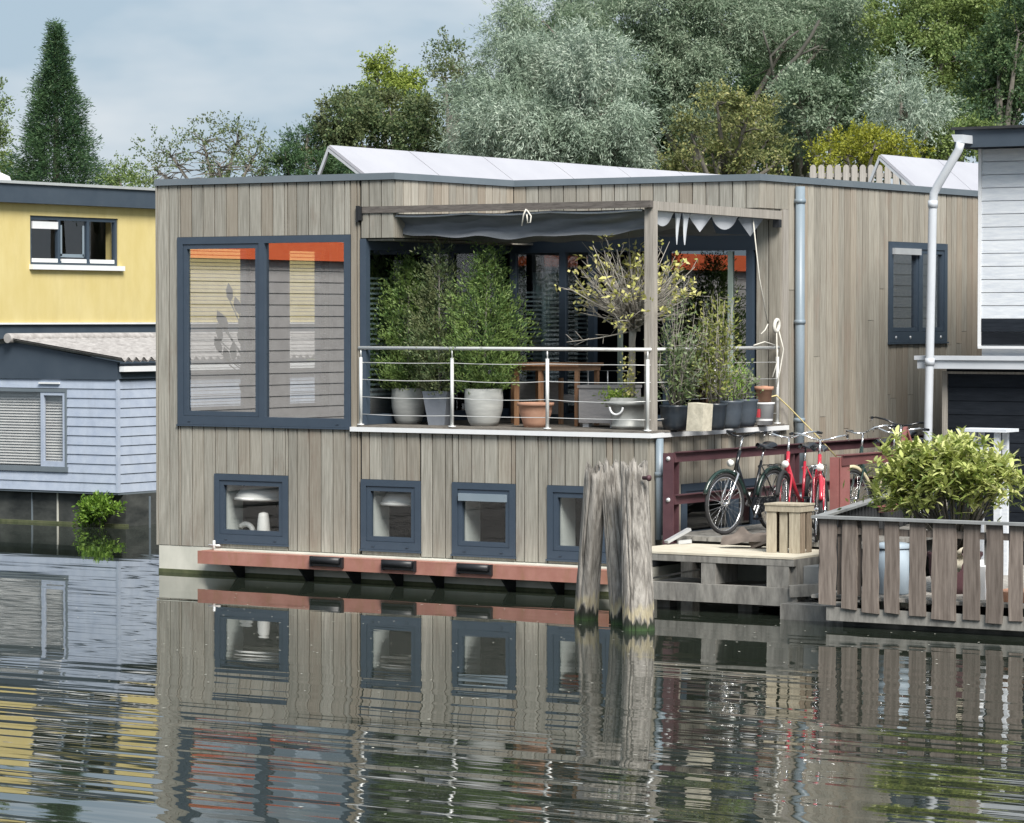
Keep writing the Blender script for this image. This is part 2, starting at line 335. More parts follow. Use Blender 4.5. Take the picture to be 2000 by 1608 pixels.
def crown_pts(lobes, n, k, shell=.45, sig=.12, droop=0., spray=.34):
    out = []; ax = []; TW = []; vol = np.array([l[3]*l[4]*l[5] for l in lobes])**.7; vol /= vol.sum()
    for (x, y, z, rx, ry, rz), f in zip(lobes, vol):
        R3 = np.array((rx, ry, rz)); c0 = np.array((x, y, z)); ns = max(7, int(rng.integers(13, 20)))
        m = max(2, int(n*f/k/ns))
        for q in range(ns):
            d0 = rng.normal(0, 1, 3); d0[2] += .25; d0 /= np.linalg.norm(d0)
            sc = c0+d0*R3*rng.uniform(.35, 1.05); sr = R3*rng.uniform(.17, .38)*np.array((1, 1, .75))
            d = rng.normal(0, 1, (m, 3)); d /= np.linalg.norm(d, axis=1)[:, None]
            r = rng.uniform(shell**2, 1, m)**.5*rng.uniform(.75, 1.25, m)
            c = sc+d*r[:, None]*sr
            tw = d*.55+d0*.45+rng.normal(0, .45, (m, 3)); tw[:, 2] -= droop*1.3; tw /= np.linalg.norm(tw, axis=1)[:, None]
            tt = rng.uniform(-.15, 1, (m, k, 1))*(spray*rng.uniform(.5, 1.5, (m, 1, 1)))
            bend = np.zeros((m, k, 3)); bend[:, :, 2] = -(tt[:, :, 0]**2)*(.25+droop*.9)
            p = (c[:, None, :]+tw[:, None, :]*tt+bend).reshape(-1, 3)+rng.normal(0, 1, (m*k, 3))*sig*.35
            out.append(p); ax.append(np.repeat(d*.7+d0*.5, k, 0)); TW.append(np.repeat(tw, k, 0))
    return np.concatenate(out), np.concatenate(ax), np.concatenate(TW)

# ================================================================= SETTING
wat = MB().grid(lambda u, v: (-160+320*u, -120+142*v, 0), 1, 1).build('water', m_water); tag(wat, kind='structure')
def gz(y): return -.9 if y < 19.0 else min(4.2, .5+(y-19.0)*.9)
bk = MB().add([(x, y, z) for y, z in ((19.6, -1), (19.6, .7), (23.5, 4.1), (60, 4.4), (500, 4.6)) for x in (-400, 400)],
              [(0, 1, 3, 2), (2, 3, 5, 4), (4, 5, 7, 6), (6, 7, 9, 8)]).build('bank', m_grass); tag(bk, kind='structure')

# ================================================================= HOUSEBOAT
XG = 3.12; HX, HY = 6.96, 12.0; X1, Y1, YW = 3.52, 2.6, 3.15; ZR = 4.82; ZB = 4.74; ZD = 1.845
hb = thing('houseboat', 'two storey flat roofed houseboat clad in grey vertical boards with an open balcony', 'houseboat', (3.5, 6, 0))
def cut(holes, a0, a1, z0, z1):
    """rectangles left of strip [a0,a1]x[z0,z1] after holes (h0,h1,hz0,hz1)"""
    xs = sorted({a0, a1, *[v for h in holes for v in h[:2] if a0+.01 < v < a1-.01 and h[2] < z1 and h[3] > z0]}); res = []
    for p, q in zip(xs, xs[1:]):
        if q-p < .025: continue
        m = (p+q)/2; zs = [(z0, z1)]
        for h in holes:
            if h[0] < m < h[1]:
                nz_ = []
                for a, b in zs:
                    if h[2] > a+.01: nz_.append((a, min(b, h[2])))
                    if h[3] < b-.01: nz_.append((max(a, h[3]), b))
                zs = [(a, b) for a, b in nz_ if b-a > .03]
        res += [(p, q, a, b) for a, b in zs]
    return res
WINS = [(.877, 1.979, .405, 1.233), (3.053, 3.899, .40, 1.222), (4.344, 5.209, .39, 1.222), (5.644, 6.50, .385, 1.222)]
BIG = (.315, 2.9, 1.825, 4.105)
def boards_x(x0, x1, z0, z1, yf, w, holes, mat, gap=.017):
    n = max(1, round((x1-x0)/w)); w = (x1-x0)/n
    for i in range(n):
        for p, q, a, b in cut(holes, x0+i*w, x0+(i+1)*w, z0, z1):
            j = random.uniform(0, .004)
            piece('board', mat, hb, p+gap/2, yf-j, a+.003, q-gap/2, yf+.03, b-.003)
def boards_y(y0, y1, z0, z1, xf, w, holes, mat, gap=.015, joints=False):
    n = max(1, round((y1-y0)/w)); w = (y1-y0)/n
    for i in range(n):
        for p, q, a, b in cut(holes, y0+i*w, y0+(i+1)*w, z0, z1):
            seg = [(a, b)]
            if joints and b-a > 2.2 and random.random() < .6:
                m = random.uniform(a+.6, b-.6); seg = [(a, m), (m, b)]
            for a_, b_ in seg:
                j = random.uniform(0, .006)
                piece('board', mat, hb, xf-.03, p+gap/2, a_+.003, xf+j, q-gap/2, b_-.003)
allh = WINS+[BIG, (3.033, 9, 1.79, 4.06)]
boards_x(0, X1, .335, ZB, 0, .176, allh, m_board)
boards_x(X1, HX, .335, 1.785, 0, .181, allh, m_board)
boards_y(.03, Y1, 4.06, ZB, X1, .165, [], m_side)
boards_x(X1, HX, 4.42, ZB, Y1, .18, [], m_board)
boards_y(Y1, 3.34, 4.42, ZB, HX, .165, [], m_side)
boards_x(6.62, HX, ZD, 4.42, YW, .17, [], m_board)
LOWW = (.74, 2.62, .50, 1.235); SIDW = (6.04, 7.77, 2.81, 4.09)
boards_y(.03, 3.34, .45, 1.785, HX, .163, [LOWW], m_side)
boards_y(3.34, HY, .45, ZB, HX, .163, [SIDW], m_side, joints=True)
piece('corner_trim', m_post, hb, HX-.03, YW+.02, ZD, HX+.012, YW+.17, 4.42)
piece('corner_trim', m_board, hb, -.025, -.012, .335, -.002, .12, ZB)
# dark wall cores behind the boards, left as slabs round the openings
core = MB()
def slabs_x(x0, x1, z0, z1, y0, y1, holes):
    xs = sorted({x0, x1, *[v for h in holes for v in h[:2] if x0 < v < x1]})
    for p, q in zip(xs, xs[1:]):
        for a, b, c, d in cut(holes, p, q, z0, z1): core.box(a, y0, c, b, y1, d)
def slabs_y(y0, y1, z0, z1, x0, x1, holes):
    ys = sorted({y0, y1, *[v for h in holes for v in h[:2] if y0 < v < y1]})
    for p, q in zip(ys, ys[1:]):
        for a, b, c, d in cut(holes, p, q, z0, z1): core.box(x0, a, c, x1, b, d)
slabs_x(.0, X1-.033, .34, 4.735, .033, .11, allh); slabs_x(X1-.033, HX-.033, .34, 1.78, .033, .11, allh)
slabs_y(.11, Y1+.03, 4.06, 4.735, X1-.11, X1-.033, []); core.box(X1-.11, Y1+.033, 4.42, HX-.033, Y1+.11, 4.735)
slabs_y(.11, HY, .34, 1.78, HX-.11, HX-.033, [LOWW]); slabs_y(YW+.033, HY, 1.781, 4.735, HX-.11, HX-.033, [SIDW])
slabs_y(Y1+.11, YW+.033, 4.42, 4.735, HX-.11, HX-.033, [])
core.box(6.62, YW+.033, ZD, HX-.111, YW+.11, 4.42)
LEFTW = [(.28, 1.75, 1.95, 4.05), (2.55, 3.35, 1.95, 4.05)]
slabs_y(.11, HY, .34, 4.735, .0, .1, LEFTW); core.box(0, HY-.1, .34, HX-.12, HY, 4.735)
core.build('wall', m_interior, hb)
box('soffit', m_board, hb, X1-.03, Y1+.031, 4.395, HX-.02, YW+.03, 4.418)
# roof, coping
rf = MB(); rf.prism([(.1, .1, 4.735), (X1-.1, .1, 4.735), (X1-.1, Y1+.1, 4.735), (HX-.1, Y1+.1, 4.735), (HX-.1, HY-.1, 4.735), (.1, HY-.1, 4.735)], (0, 0, .04))
rf.build('roof', m_winter, hb)
cp = [(0, 0), (X1, 0), (X1, Y1), (HX, Y1), (HX, HY), (0, HY)]; o_ = .03; i_ = .22
out = [(-o_, -o_), (X1+o_, -o_), (X1+o_, Y1-o_), (HX+o_, Y1-o_), (HX+o_, HY+o_), (-o_, HY+o_)]
inn = [(i_, i_), (X1-i_, i_), (X1-i_, Y1+i_), (HX-i_, Y1+i_), (HX-i_, HY-i_), (i_, HY-i_)]
for k in range(6):
    a, b, c, d = out[k], out[(k+1) % 6], inn[(k+1) % 6], inn[k]
    MB().prism([(*a, ZB+.002), (*b, ZB+.002), (*c, ZB+.002), (*d, ZB+.002)], (0, 0, ZR-ZB-.002)).build('coping', m_coping, hb)
# floors, inner rooms
box('floor', m_ifloor, hb, .1, .12, 1.79, XG-.082, YW+.05, ZD+.01); box('floor', m_ifloor, hb, .1, YW+.06, 1.79, HX-.12, HY-.12, ZD+.01)
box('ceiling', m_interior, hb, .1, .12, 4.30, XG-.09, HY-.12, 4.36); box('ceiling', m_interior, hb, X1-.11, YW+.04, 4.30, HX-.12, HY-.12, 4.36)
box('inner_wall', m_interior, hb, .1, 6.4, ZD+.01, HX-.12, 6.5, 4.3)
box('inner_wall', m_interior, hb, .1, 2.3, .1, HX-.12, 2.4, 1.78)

def window_x(x0, x1, z0, z1, y, sash=True, pane=m_glass_s, fw=.075, split=None, vent=None, parent=hb, reveal=.3, sashes=None):
    """window in a wall facing -Y: frame > sash, pane, vent"""
    f = MB(); f.box(x0, y-.018, z0, x1, y+.07, z0+fw+.02).box(x0, y-.018, z1-fw, x1, y+.07, z1)
    f.box(x0, y-.018, z0+fw+.02, x0+fw, y+.07, z1-fw).box(x1-fw, y-.018, z0+fw+.02, x1, y+.07, z1-fw)
    if split: f.box(split-fw/2, y-.018, z0+fw+.02, split+fw/2, y+.07, z1-fw)
    fr = f.build('window', m_frame, parent)
    cells = [(x0+fw, x1-fw)] if not split else [(x0+fw, split-fw/2), (split+fw/2, x1-fw)]
    for i, (a, b) in enumerate(cells):
        c, d = z0+fw+.02, z1-fw
        if (sashes or [sash]*9)[i]:
            s = MB(); w = .055; e_ = .004
            a, b, c, d = a+e_, b-e_, c+e_, d-e_
            s.box(a, y-.006, c, b, y+.05, c+w).box(a, y-.006, d-w, b, y+.05, d).box(a, y-.006, c+w, a+w, y+.05, d-w).box(b-w, y-.006, c+w, b, y+.05, d-w)
            s.build('sash', m_frame, fr); a, b, c, d = a+w, b-w, c+w, d-w
        MB().box(a, y+.03, c, b, y+.036, d).build('pane', pane, fr)
        if vent == i: MB().box(a-.03, y-.045, d-.075, b+.02, y+.005, d+.01).build('vent', m_pipe, fr)
    MB().box(x0+.16, y-.026, z0+.035, x0+.20, y-.018, z0+.045).box(x1-.20, y-.026, z0+.035, x1-.16, y-.018, z0+.045).build('drain_cap', m_frame, fr)
    MB().box(x0-.012, y-.03, z0-.022, x1+.012, y+.03, z0-.002).build('sill', m_frame, fr)
    if reveal: MB().box(x0+fw+.03, y+.071, z0+fw, x0+fw+.066, y+.071+reveal, z1-fw).build('reveal', m_iwall, fr)
    return fr
bigw = window_x(*BIG, 0, pane=m_glass, fw=.085, split=1.60, reveal=0, sashes=[True, False])
for i, w in enumerate(WINS): window_x(*w, 0, vent=0 if i == 2 else None, fw=.075)
for x0, x1, z0, z1 in WINS: piece('base_board', m_board, hb, x0+.01, -.004, .337, x1-.01, .03, z0-.026)
# left wall windows with venetian blinds, seen through the corner room
for y0, y1, z0, z1 in LEFTW:
    f = MB().box(-.02, y0, z0, .08, y1, z0+.06).box(-.02, y0, z1-.06, .08, y1, z1).box(-.02, y0, z0+.06, .08, y0+.06, z1-.06).box(-.02, y1-.06, z0+.06, .08, y1, z1-.06)
    f = f.build('window', m_frame, hb); MB().box(.02, y0+.06, z0+.06, .026, y1-.06, z1-.06).build('pane', m_glass_c, f)
    s = MB(); k = z0+.12
    while k < z1-.08: s.box(.11, y0+.03, k, .135, y1-.03, k+.008); k += .047
    s.box(.10, y0+.03, z1-.05, .14, y1-.03, z1+.0)
    s.build('blind', m_blind, f)
# pale curtain beside the second side window and room furniture silhouettes
MB().grid(lambda u, v: (.14+.03*math.sin(u*22), 3.4+.42*u, 1.9+2.2*v), 30, 1).build('curtain', m_iwall, hb)

# side wall window, facing +X
def window_y(y0, y1, z0, z1, x, pane, split, fw=.085, vent=False):
    f = MB(); f.box(x-.07, y0, z0, x+.018, y1, z0+fw+.05).box(x-.07, y0, z1-fw, x+.018, y1, z1)
    for a, b in ((y0, y0+fw), (y1-fw, y1)) + (((split-fw/2, split+fw/2),) if split else ()): f.box(x-.07, a, z0+fw+.05, x+.018, b, z1-fw)
    fr = f.build('window', m_frame, hb)
    for i, (a, b) in enumerate([(y0+fw, split-fw/2), (split+fw/2, y1-fw)] if split else [(y0+fw, y1-fw)]):
        a, b, c, d, w = a+.004, b-.004, z0+fw+.054, z1-fw-.004, .05
        MB().box(x-.05, a, c, x+.006, b, c+w).box(x-.05, a, d-w, x+.006, b, d).box(x-.05, a, c+w, x+.006, a+w, d-w).box(x-.05, b-w, c+w, x+.006, b, d-w).build('sash', m_frame, fr)
        MB().box(x-.036, a+w, c+w, x-.03, b-w, d-w).build('pane', pane, fr)
        if vent and i == 0: MB().box(x-.005, a, d-.07, x+.055, b, d+.01).build('vent', m_alu, fr)
    for y in (y0+.2, y0+.62, y1-.62, y1-.2): MB().lathe([(.0, .008), (.022, .004), (.024, 0)], (x+.018, y, z0+.06), 8, M4=Matrix.Rotation(math.pi/2, 4, 'Y')).build('cap', m_alu, fr)
    MB().box(x-.03, y0-.015, z0-.022, x+.035, y1+.015, z0-.002).build('sill', m_frame, fr)
window_y(*SIDW, HX, glassmat('side_glass', .6), 6.95, vent=True)
window_y(*LOWW, HX, m_glass_s, 2.0)

# glazed side of the left block under its overhang, and the sliding doors at the back of the balcony
ft, fb = 4.055, ZD+.02; XG = 3.12
sg = MB().box(3.036, .0, fb, XG, .085, ft).box(XG-.08, .086, ft-.13, XG-.002, YW, ft).box(XG-.08, .086, fb, XG-.002, YW, fb+.12)
for y in (1.30, 2.55): sg.box(XG-.08, y, fb+.12, XG-.002, y+.09, ft-.13)
sg = sg.build('window', m_frame, hb)
for a, b in ((.086, 1.3), (1.39, 2.55), (2.64, YW)): MB().box(XG-.05, a, fb+.12, XG-.044, b, ft-.13).build('pane', m_glass_d, sg)
box('overhang_soffit', m_board, hb, 3.04, .04, 4.03, X1-.035, YW-.04, 4.052)
dr = MB().box(XG, YW-.03, ft-.12, 6.615, YW+.05, ft).box(XG, YW-.03, fb-.01, 6.615, YW+.05, fb+.07).box(XG, YW, ft, 6.615, YW+.05, 4.395)
for x in (XG+.01, 3.86, 4.28, 5.35, 6.5): dr.box(x, YW-.03, fb+.07, x+.09, YW+.05, ft-.12)
dr = dr.build('sliding_door', m_frame, hb)
for a, b in ((XG+.1, 3.86), (3.95, 4.28), (5.44, 6.5)): MB().box(a, YW, fb+.07, b, YW+.006, ft-.12).build('pane', m_glass_d, dr)
m_gpole = M('pale_green_profile', (.30, .38, .34), (.36, .44, .40), .5)
MB().box(4.70, YW-.02, fb+.07, 4.745, YW+.04, ft-.3).build('door_edge', m_gpole, dr); MB().box(6.25, YW-.029, fb+.07, 6.31, YW-.002, ft-.13).build('door_edge', m_gpole, dr)
bl = MB()
for a, b, z0_ in ((3.25, 3.5, 2.0), (3.62, 3.84, 2.3), (3.97, 4.27, 2.0)):
    k = z0_
    while k < 3.45: bl.box(a, YW+.16, k, b, YW+.185, k+.022); k += .055
bl.build('blind', m_blind, dr)
bl2 = MB(); k = 2.2
while k < 3.6: bl2.box(2.95, .3, k, 2.972, 2.4, k+.025); k += .06
bl2.build('blind', m_blind, sg)
MB().grid(lambda u, v: (3.3+.35*u, YW+.25+.04*math.sin(u*25), 1.95+1.75*v), 26, 1).build('curtain', m_iwall, dr)

# hull, rust red ledge, brackets, rollers
MB().box(0.004, 0.004, -.9, HX-.04, HY, .332).build('hull', m_conc, hb)
MB().box(0.0, -.003, -.05, HX-.03, .004, .045).build('waterline', m_algae, hb)
lg = MB().prism([(.84, -.30, .155), (6.62, -.30, .155), (6.62, -.30, .295), (.84, -.30, .295)], (0, .02, 0)).box(.84, -.3, .296, 6.62, 0.0, .31)
lg = lg.build('ledge', m_ledge, hb)
box('cover_strip', m_conc, lg, .98, -.16, .311, 6.55, -.002, .326)
for px_ in (640, 781, 929):
    x = on(1, -.3, px_, 1095).x; r = MB()
    r.box(x-.215, -.335, .20, x+.215, -.301, .262)
    r.lathe([(.0, -.2), (.045, -.2), (.045, .2), (0, .2)], (x, -.335, .272), 12, M4=Matrix.Rotation(math.pi/2, 4, 'Y'))
    r.box(x-.235, -.345, .19, x-.216, -.301, .315).box(x+.216, -.345, .19, x+.235, -.301, .315)
    r.build('fender_roller', m_black, lg)
for px_ in (455, 590, 682, 765, 845, 985, 1080):
    x = on(1, -.2, px_, 1130).x
    MB().prism([(x, -.28, .153), (x, 0.0, .153), (x, 0.0, -.12)], (.03, 0, 0)).build('bracket', m_black, lg)
MB().tube([(.96, -.13, .311), (.96, -.13, .43)], .018, 8).tube([(.88, -.13, .37), (1.05, -.13, .37)], .012, 8).build('cleat', m_steel, lg)
# balcony: edge strip, deck boards, railing
box('edge_strip', m_white, hb, 2.92, -.05, 1.785, HX+.06, -.003, 1.838); box('edge_strip', m_white, hb, HX+.002, -.003, 1.785, HX+.06, YW+.1, 1.838)
box('balcony_floor', m_deck, hb, XG, .0, 1.786, HX, YW-.03, ZD-.006)
for i in range(22):
    y = -.035+i*.145
    piece('deck_board', m_deck, hb, 3.04 if y < 0 else XG+.003, y, ZD-.005, HX+.05+random.uniform(-.015, .02), y+.137, ZD+.017)
rl = MB().tube([(3.02, 0.0, 2.77), (6.955, 0.0, 2.77), (6.955, 3.09, 2.77)], .021, 10).build('railing', m_steel, hb)
for x, y in ((3.047, 0), (4.337, 0), (5.637, 0), (6.955, 0), (6.955, 1.538), (6.955, 3.07)):
    MB().tube([(x, y, 1.85), (x, y, 2.66)], .021, 10).tube([(x, y, 2.66), (x, y, 2.75)], .009, 6).lathe([(.045, 0), (.045, .012), (0, .012)], (x, y, 1.863), 12).build('post', m_steel, rl)
for z in (2.60, 2.40, 2.195, 1.99):
    pts = []
    for a, b in ((3.047, 4.337), (4.337, 5.637), (5.637, 6.955)):
        sag = random.uniform(.004, .022); pts += [(a+(b-a)*t, 0, z-sag*4*t*(1-t)) for t in (0, .25, .5, .75)]
    pts += [(6.955, y, z+random.uniform(-.006, .004)) for y in (0, .77, 1.54, 2.3, 3.07)]
    MB().tube(pts, .0045, 5).build('cable', m_steel, rl)
# pergola
pg = MB().box(3.045, -.02, 4.353, 6.99, .055, 4.43).build('pergola', m_pergola, hb)
MB().bar((6.945, .057, 4.375), (6.945, 3.12, 4.345), .075, .10).build('beam', m_post, pg)
MB().box(6.875, .06, ZD+.017, 6.985, .165, 4.352).build('post', m_post, pg)
MB().box(3.04, -.05, 4.27, 3.08, -.0, 4.43).box(3.0, -.035, 4.25, 3.038, -.002, 4.44).build('bracket', m_black, pg)
MB().bar((3.42, 0.06, 4.37), (3.42, Y1, 4.37), .06, .09).build('beam', m_pergola, pg)
MB().box(6.9, 3.05, 4.2, 6.98, 3.12, 4.32).build('bracket', m_black, pg)
# downpipes
dp = MB().tube([(HX+.07, 3.5, .62), (HX+.07, 3.5, 4.7)], .058, 14).build('downpipe', m_pipe, hb)
for z in (.95, 1.87, 3.05, 4.5): MB().tube([(HX+.07, 3.5, z), (HX+.07, 3.5, z+.05)], .068, 14).box(HX-.0, 3.47, z+.01, HX+.06, 3.53, z+.04).build('clamp', m_pipe, dp)
dp = MB().tube([(HX+.055, .16, .64), (HX+.055, .16, 1.775)], .045, 12).build('downpipe', m_pipe, hb)
MB().tube([(HX+.055, .16, 1.35), (HX+.055, .16, 1.40)], .055, 12).build('clamp', m_pipe, dp)

# things inside the rooms that show through the glass
def lampshade(x, z, y, r, lab):
    o = MB().lathe([(r, 0), (r*.97, .05), (r*.8, .12), (r*.45, .17), (.03, .19), (.0, .19)], (x, y, z), 28).torus((x, y, z), (1, 0, 0), (0, 1, 0), r, .022, 30, 6)
    o.tube([(x, y, z+.18), (x, y, 1.77)], .006, 5)
    return tag(o.build('pendant_lamp', m_gdisc), lab, 'lamp', 'dome lamps behind the lower windows')
lampshade(1.34, .93, .42, .38, 'wide white dome lamp behind the square lower left window')
lampshade(3.42, .93, .36, .27, 'smaller white dome lamp behind the second lower window')
pt_ = MB().lathe([(.0, 0), (.085, 0), (.083, .05), (.066, .22), (.055, .26), (.0, .275)], (1.46, .20, .50), 18); pt_.build('jug', m_gdisc)
tag(D.objects['jug'], 'white open jug standing on the sill of the square lower window', 'jug')
th = thing('table_lamp', 'curved white lamp arm in the left corner of the square lower window', 'lamp', (1.1, .25, .5))
MB().torus((1.12, .3, .50), (1, 0, 0), (0, 0, 1), .11, .035, 14, 8, 0, 2.4).build('arm', m_gdisc, th)
MB().lathe([(.07, 0), (.07, .02), (0, .02)], (1.24, .3, .49), 14).build('base', m_black, th)
# pot plant on the sill of the big window
hp = thing('house_plant', 'dark house plant with paddle leaves in a bowl behind the big left window', 'plant', (1.2, .35, 1.86))
MB().lathe([(.0, 0), (.13, 0), (.19, .22), (.2, .26), (.17, .26), (.16, .2)], (1.2, .38, 2.06), 18).build('pot', m_dpot, hp)
MB().lathe([(.0, 0), (.2, 0), (.2, .03), (.05, .03), (.05, .17), (.14, .2), (0, .2)], (1.2, .38, 1.86), 16).build('stand', m_black, hp)
stm = MB()
for k in range(16):
    a = k*2.4; tip = Vector((1.0+.40*math.cos(a)*random.uniform(.4, 1), .34+.15*math.sin(a), 2.5+.065*k*random.uniform(.6, 1)))
    stm.tube([(1.2, .38, 2.3), ((1.2+tip.x)/2+.03, .38, (2.3+tip.z)/2), tip], .008, 5)
    lf = MB(); u = Vector((math.cos(a)*.4, -.1, 1)).normalized(); sd_ = u.cross(Vector((0.2, 1, .1))).normalized()
    lf.add([tip, tip+u*.06+sd_*.055, tip+u*.15+sd_*.065, tip+u*.24, tip+u*.15-sd_*.065, tip+u*.06-sd_*.055], [(0, 1, 2, 3, 4, 5)])
    lf.build('leaf', M('house_leaf%d' % k, (.02, .035, .025), (.035, .05, .035), .5) if k == 0 else D.materials['house_leaf0'], hp)
stm.build('stem', D.materials['house_leaf0'], hp)

# ================================================================= ON THE ROOF
def solar_row(label, x, y0, n, L_, zh, run, rise):
    t = thing('solar_panel_row', label, 'solar panels', (x, y0, 4.78), 'pale tilted panel rows on the flat roof')
    for i in range(n):
        a = y0+i*L_; b = a+L_-.02; nx = rise/math.hypot(run, rise)*.035; nzz = run/math.hypot(run, rise)*.035
        p = [(x, a, zh), (x+run, a, zh-rise), (x+run, b, zh-rise), (x, b, zh)]
        q = [(c[0]-nx, c[1], c[2]-nzz) for c in p]
        MB().add(p+q, [(0, 1, 2, 3), (7, 6, 5, 4), (0, 4, 5, 1), (1, 5, 6, 2), (2, 6, 7, 3), (3, 7, 4, 0)]).build('panel', m_panel, t)
    for i in range(n+1):
        a = y0+i*L_+(.03 if i < n else -.06); s = MB()
        s.bar((x-.02, a, zh-.02), (x-.22, a, 4.78), .035, .035, (0, 1, 0)); s.bar((x-.02, a, zh-.06), (x+run-.02, a, zh-rise-.055), .035, .05, (0, 1, 0))
        s.build('support_strut', m_alu, t)
    return t
solar_row('long row of pale tilted panels along the left of the flat roof', 1.84, 1.05, 6, 1.72, 5.235, .62, .42)
solar_row('short row of pale tilted panels far back by the white boarded house', 6.38, 7.0, 3, 1.72, 5.25, .5, .42)

# ================================================================= ON THE BALCONY
FL = ZD+.018
def xa(px, y, z=2.2): return on(1, y, px, 750).x
sc = thing('shade_cloth', 'dark grey canvas shade slung under the timber pergola, right edge hanging in scallops', 'awning', (5.2, 1.5, 4.3))
def cl(u, v):
    x = 3.47+3.38*u; y = .08+2.5*v
    z = 4.335-.035*math.sin(u*math.pi*2.0)**2*(1-v)-.29*math.sin(math.pi*min(1, v*1.5+.0))**.8*(.75+.25*math.sin(u*3.1))*(1-.75*u**8)*(1 if v < .67 else 1) - .10*v
    if v > .66: z = min(z, 4.10)
    return (x, y, z+.012*math.sin(u*40+v*9)*(1-abs(2*u-1)))
MB().grid(cl, 60, 24).build('canvas', m_cloth, sc)
# hanging front valance: the fold that shows below the front beam
MB().grid(lambda u, v: (3.44+3.4*u, .075+.10*math.sin(v*2.6)+.05*v-.03*math.sin(v*9+u*6)*math.sin(u*8+v*3), 4.345-.02*abs(math.sin(u*9.4))-(.215+.075*math.sin(u*3.0)+.012*math.sin(u*31))*v+.010*math.sin(v*11+u*5)*math.sin(u*13)), 70, 18).build('valance', m_cloth, sc)
MB().tube([(3.4+3.45*t, .045, 4.325-.022*abs(math.sin(t*9.4+.2))) for t in [i/40 for i in range(41)]], .011, 6).build('hem', m_cloth_l, sc)
sx = HX-.05
for i, (a, b, h, kind) in enumerate(((.2, .66, .13, 0), (.70, .82, .30, 1), (.86, 1.02, .30, 1), (1.03, 1.55, .17, 2), (1.56, 2.18, .135, 0), (2.2, 2.8, .19, 2))):
    def sf(u, v, a=a, b=b, h=h, kind=kind):
        s = {0: math.sin(math.pi*u)**.6, 1: (1-abs(2*u-1)**2.5), 2: 1-abs(2*u-1)*.85}[kind]
        h *= 1.2; return (sx+.012-.03*v, a+(b-a)*(u if kind != 1 else .5+(u-.5)*(1-.4*v)), 4.31-h*s*v)
    MB().grid(sf, 14, 4).build('scallop', m_cloth_l if i not in (5,) else M('mid_canvas', (.24, .26, .29), (.3, .32, .35), .9), sc)
rp = MB().tube([(5.37, -.03, 4.36), (5.34, -.035, 4.30), (5.31, -.03, 4.17)], .009, 6).tube([(5.38, -.03, 4.35), (5.44, -.035, 4.28), (5.43, -.035, 4.21), (5.39, -.035, 4.20), (5.38, -.03, 4.30)], .009, 6)
tag(rp.build('tie_cord', m_rope), 'short white tie cord knotted on the middle of the front pergola beam', 'cord')
rp = MB().tube([(6.93, 2.5, 4.28), (6.95, 2.62, 3.6), (6.97, 2.8, 3.05)], .008, 6).tube([(6.97, 2.8, 3.05), (6.96, 2.75, 2.98), (6.95, 2.66, 2.93)], .008, 6)
tag(rp.build('halyard', m_rope), 'thin white rope slanting down from the pergola beam at its right end', 'rope')
rp = MB().torus((6.98, 3.0, 3.03), (0, .8, .1), (0, .1, 1), .07, .024, 16, 7).tube([(6.99, 2.98, 2.98), (7.0, 2.98, 2.6), (6.98, 2.9, 2.42)], .008, 6).tube([(6.99, 3.03, 2.98), (7.02, 3.1, 2.75), (7.0, 3.05, 2.5), (6.98, 3.0, 2.3)], .009, 6).tube([(6.97, 2.45, 2.8), (6.98, 2.7, 2.84), (6.98, 2.95, 2.8)], .008, 6)
tag(rp.build('rope_coil', m_rope), 'white rope coil hung at the rear end of the railing', 'rope')
hs = MB().tube([(6.9, 2.75, 2.16), (6.99, 2.98, 2.2), (7.05, 3.2, 2.05), (7.25, 3.5, 1.72), (7.4, 3.75, 1.45)], .009, 6)
tag(hs.build('hose', m_hose), 'yellow hose hanging from the balcony corner down towards the bicycles', 'hose')

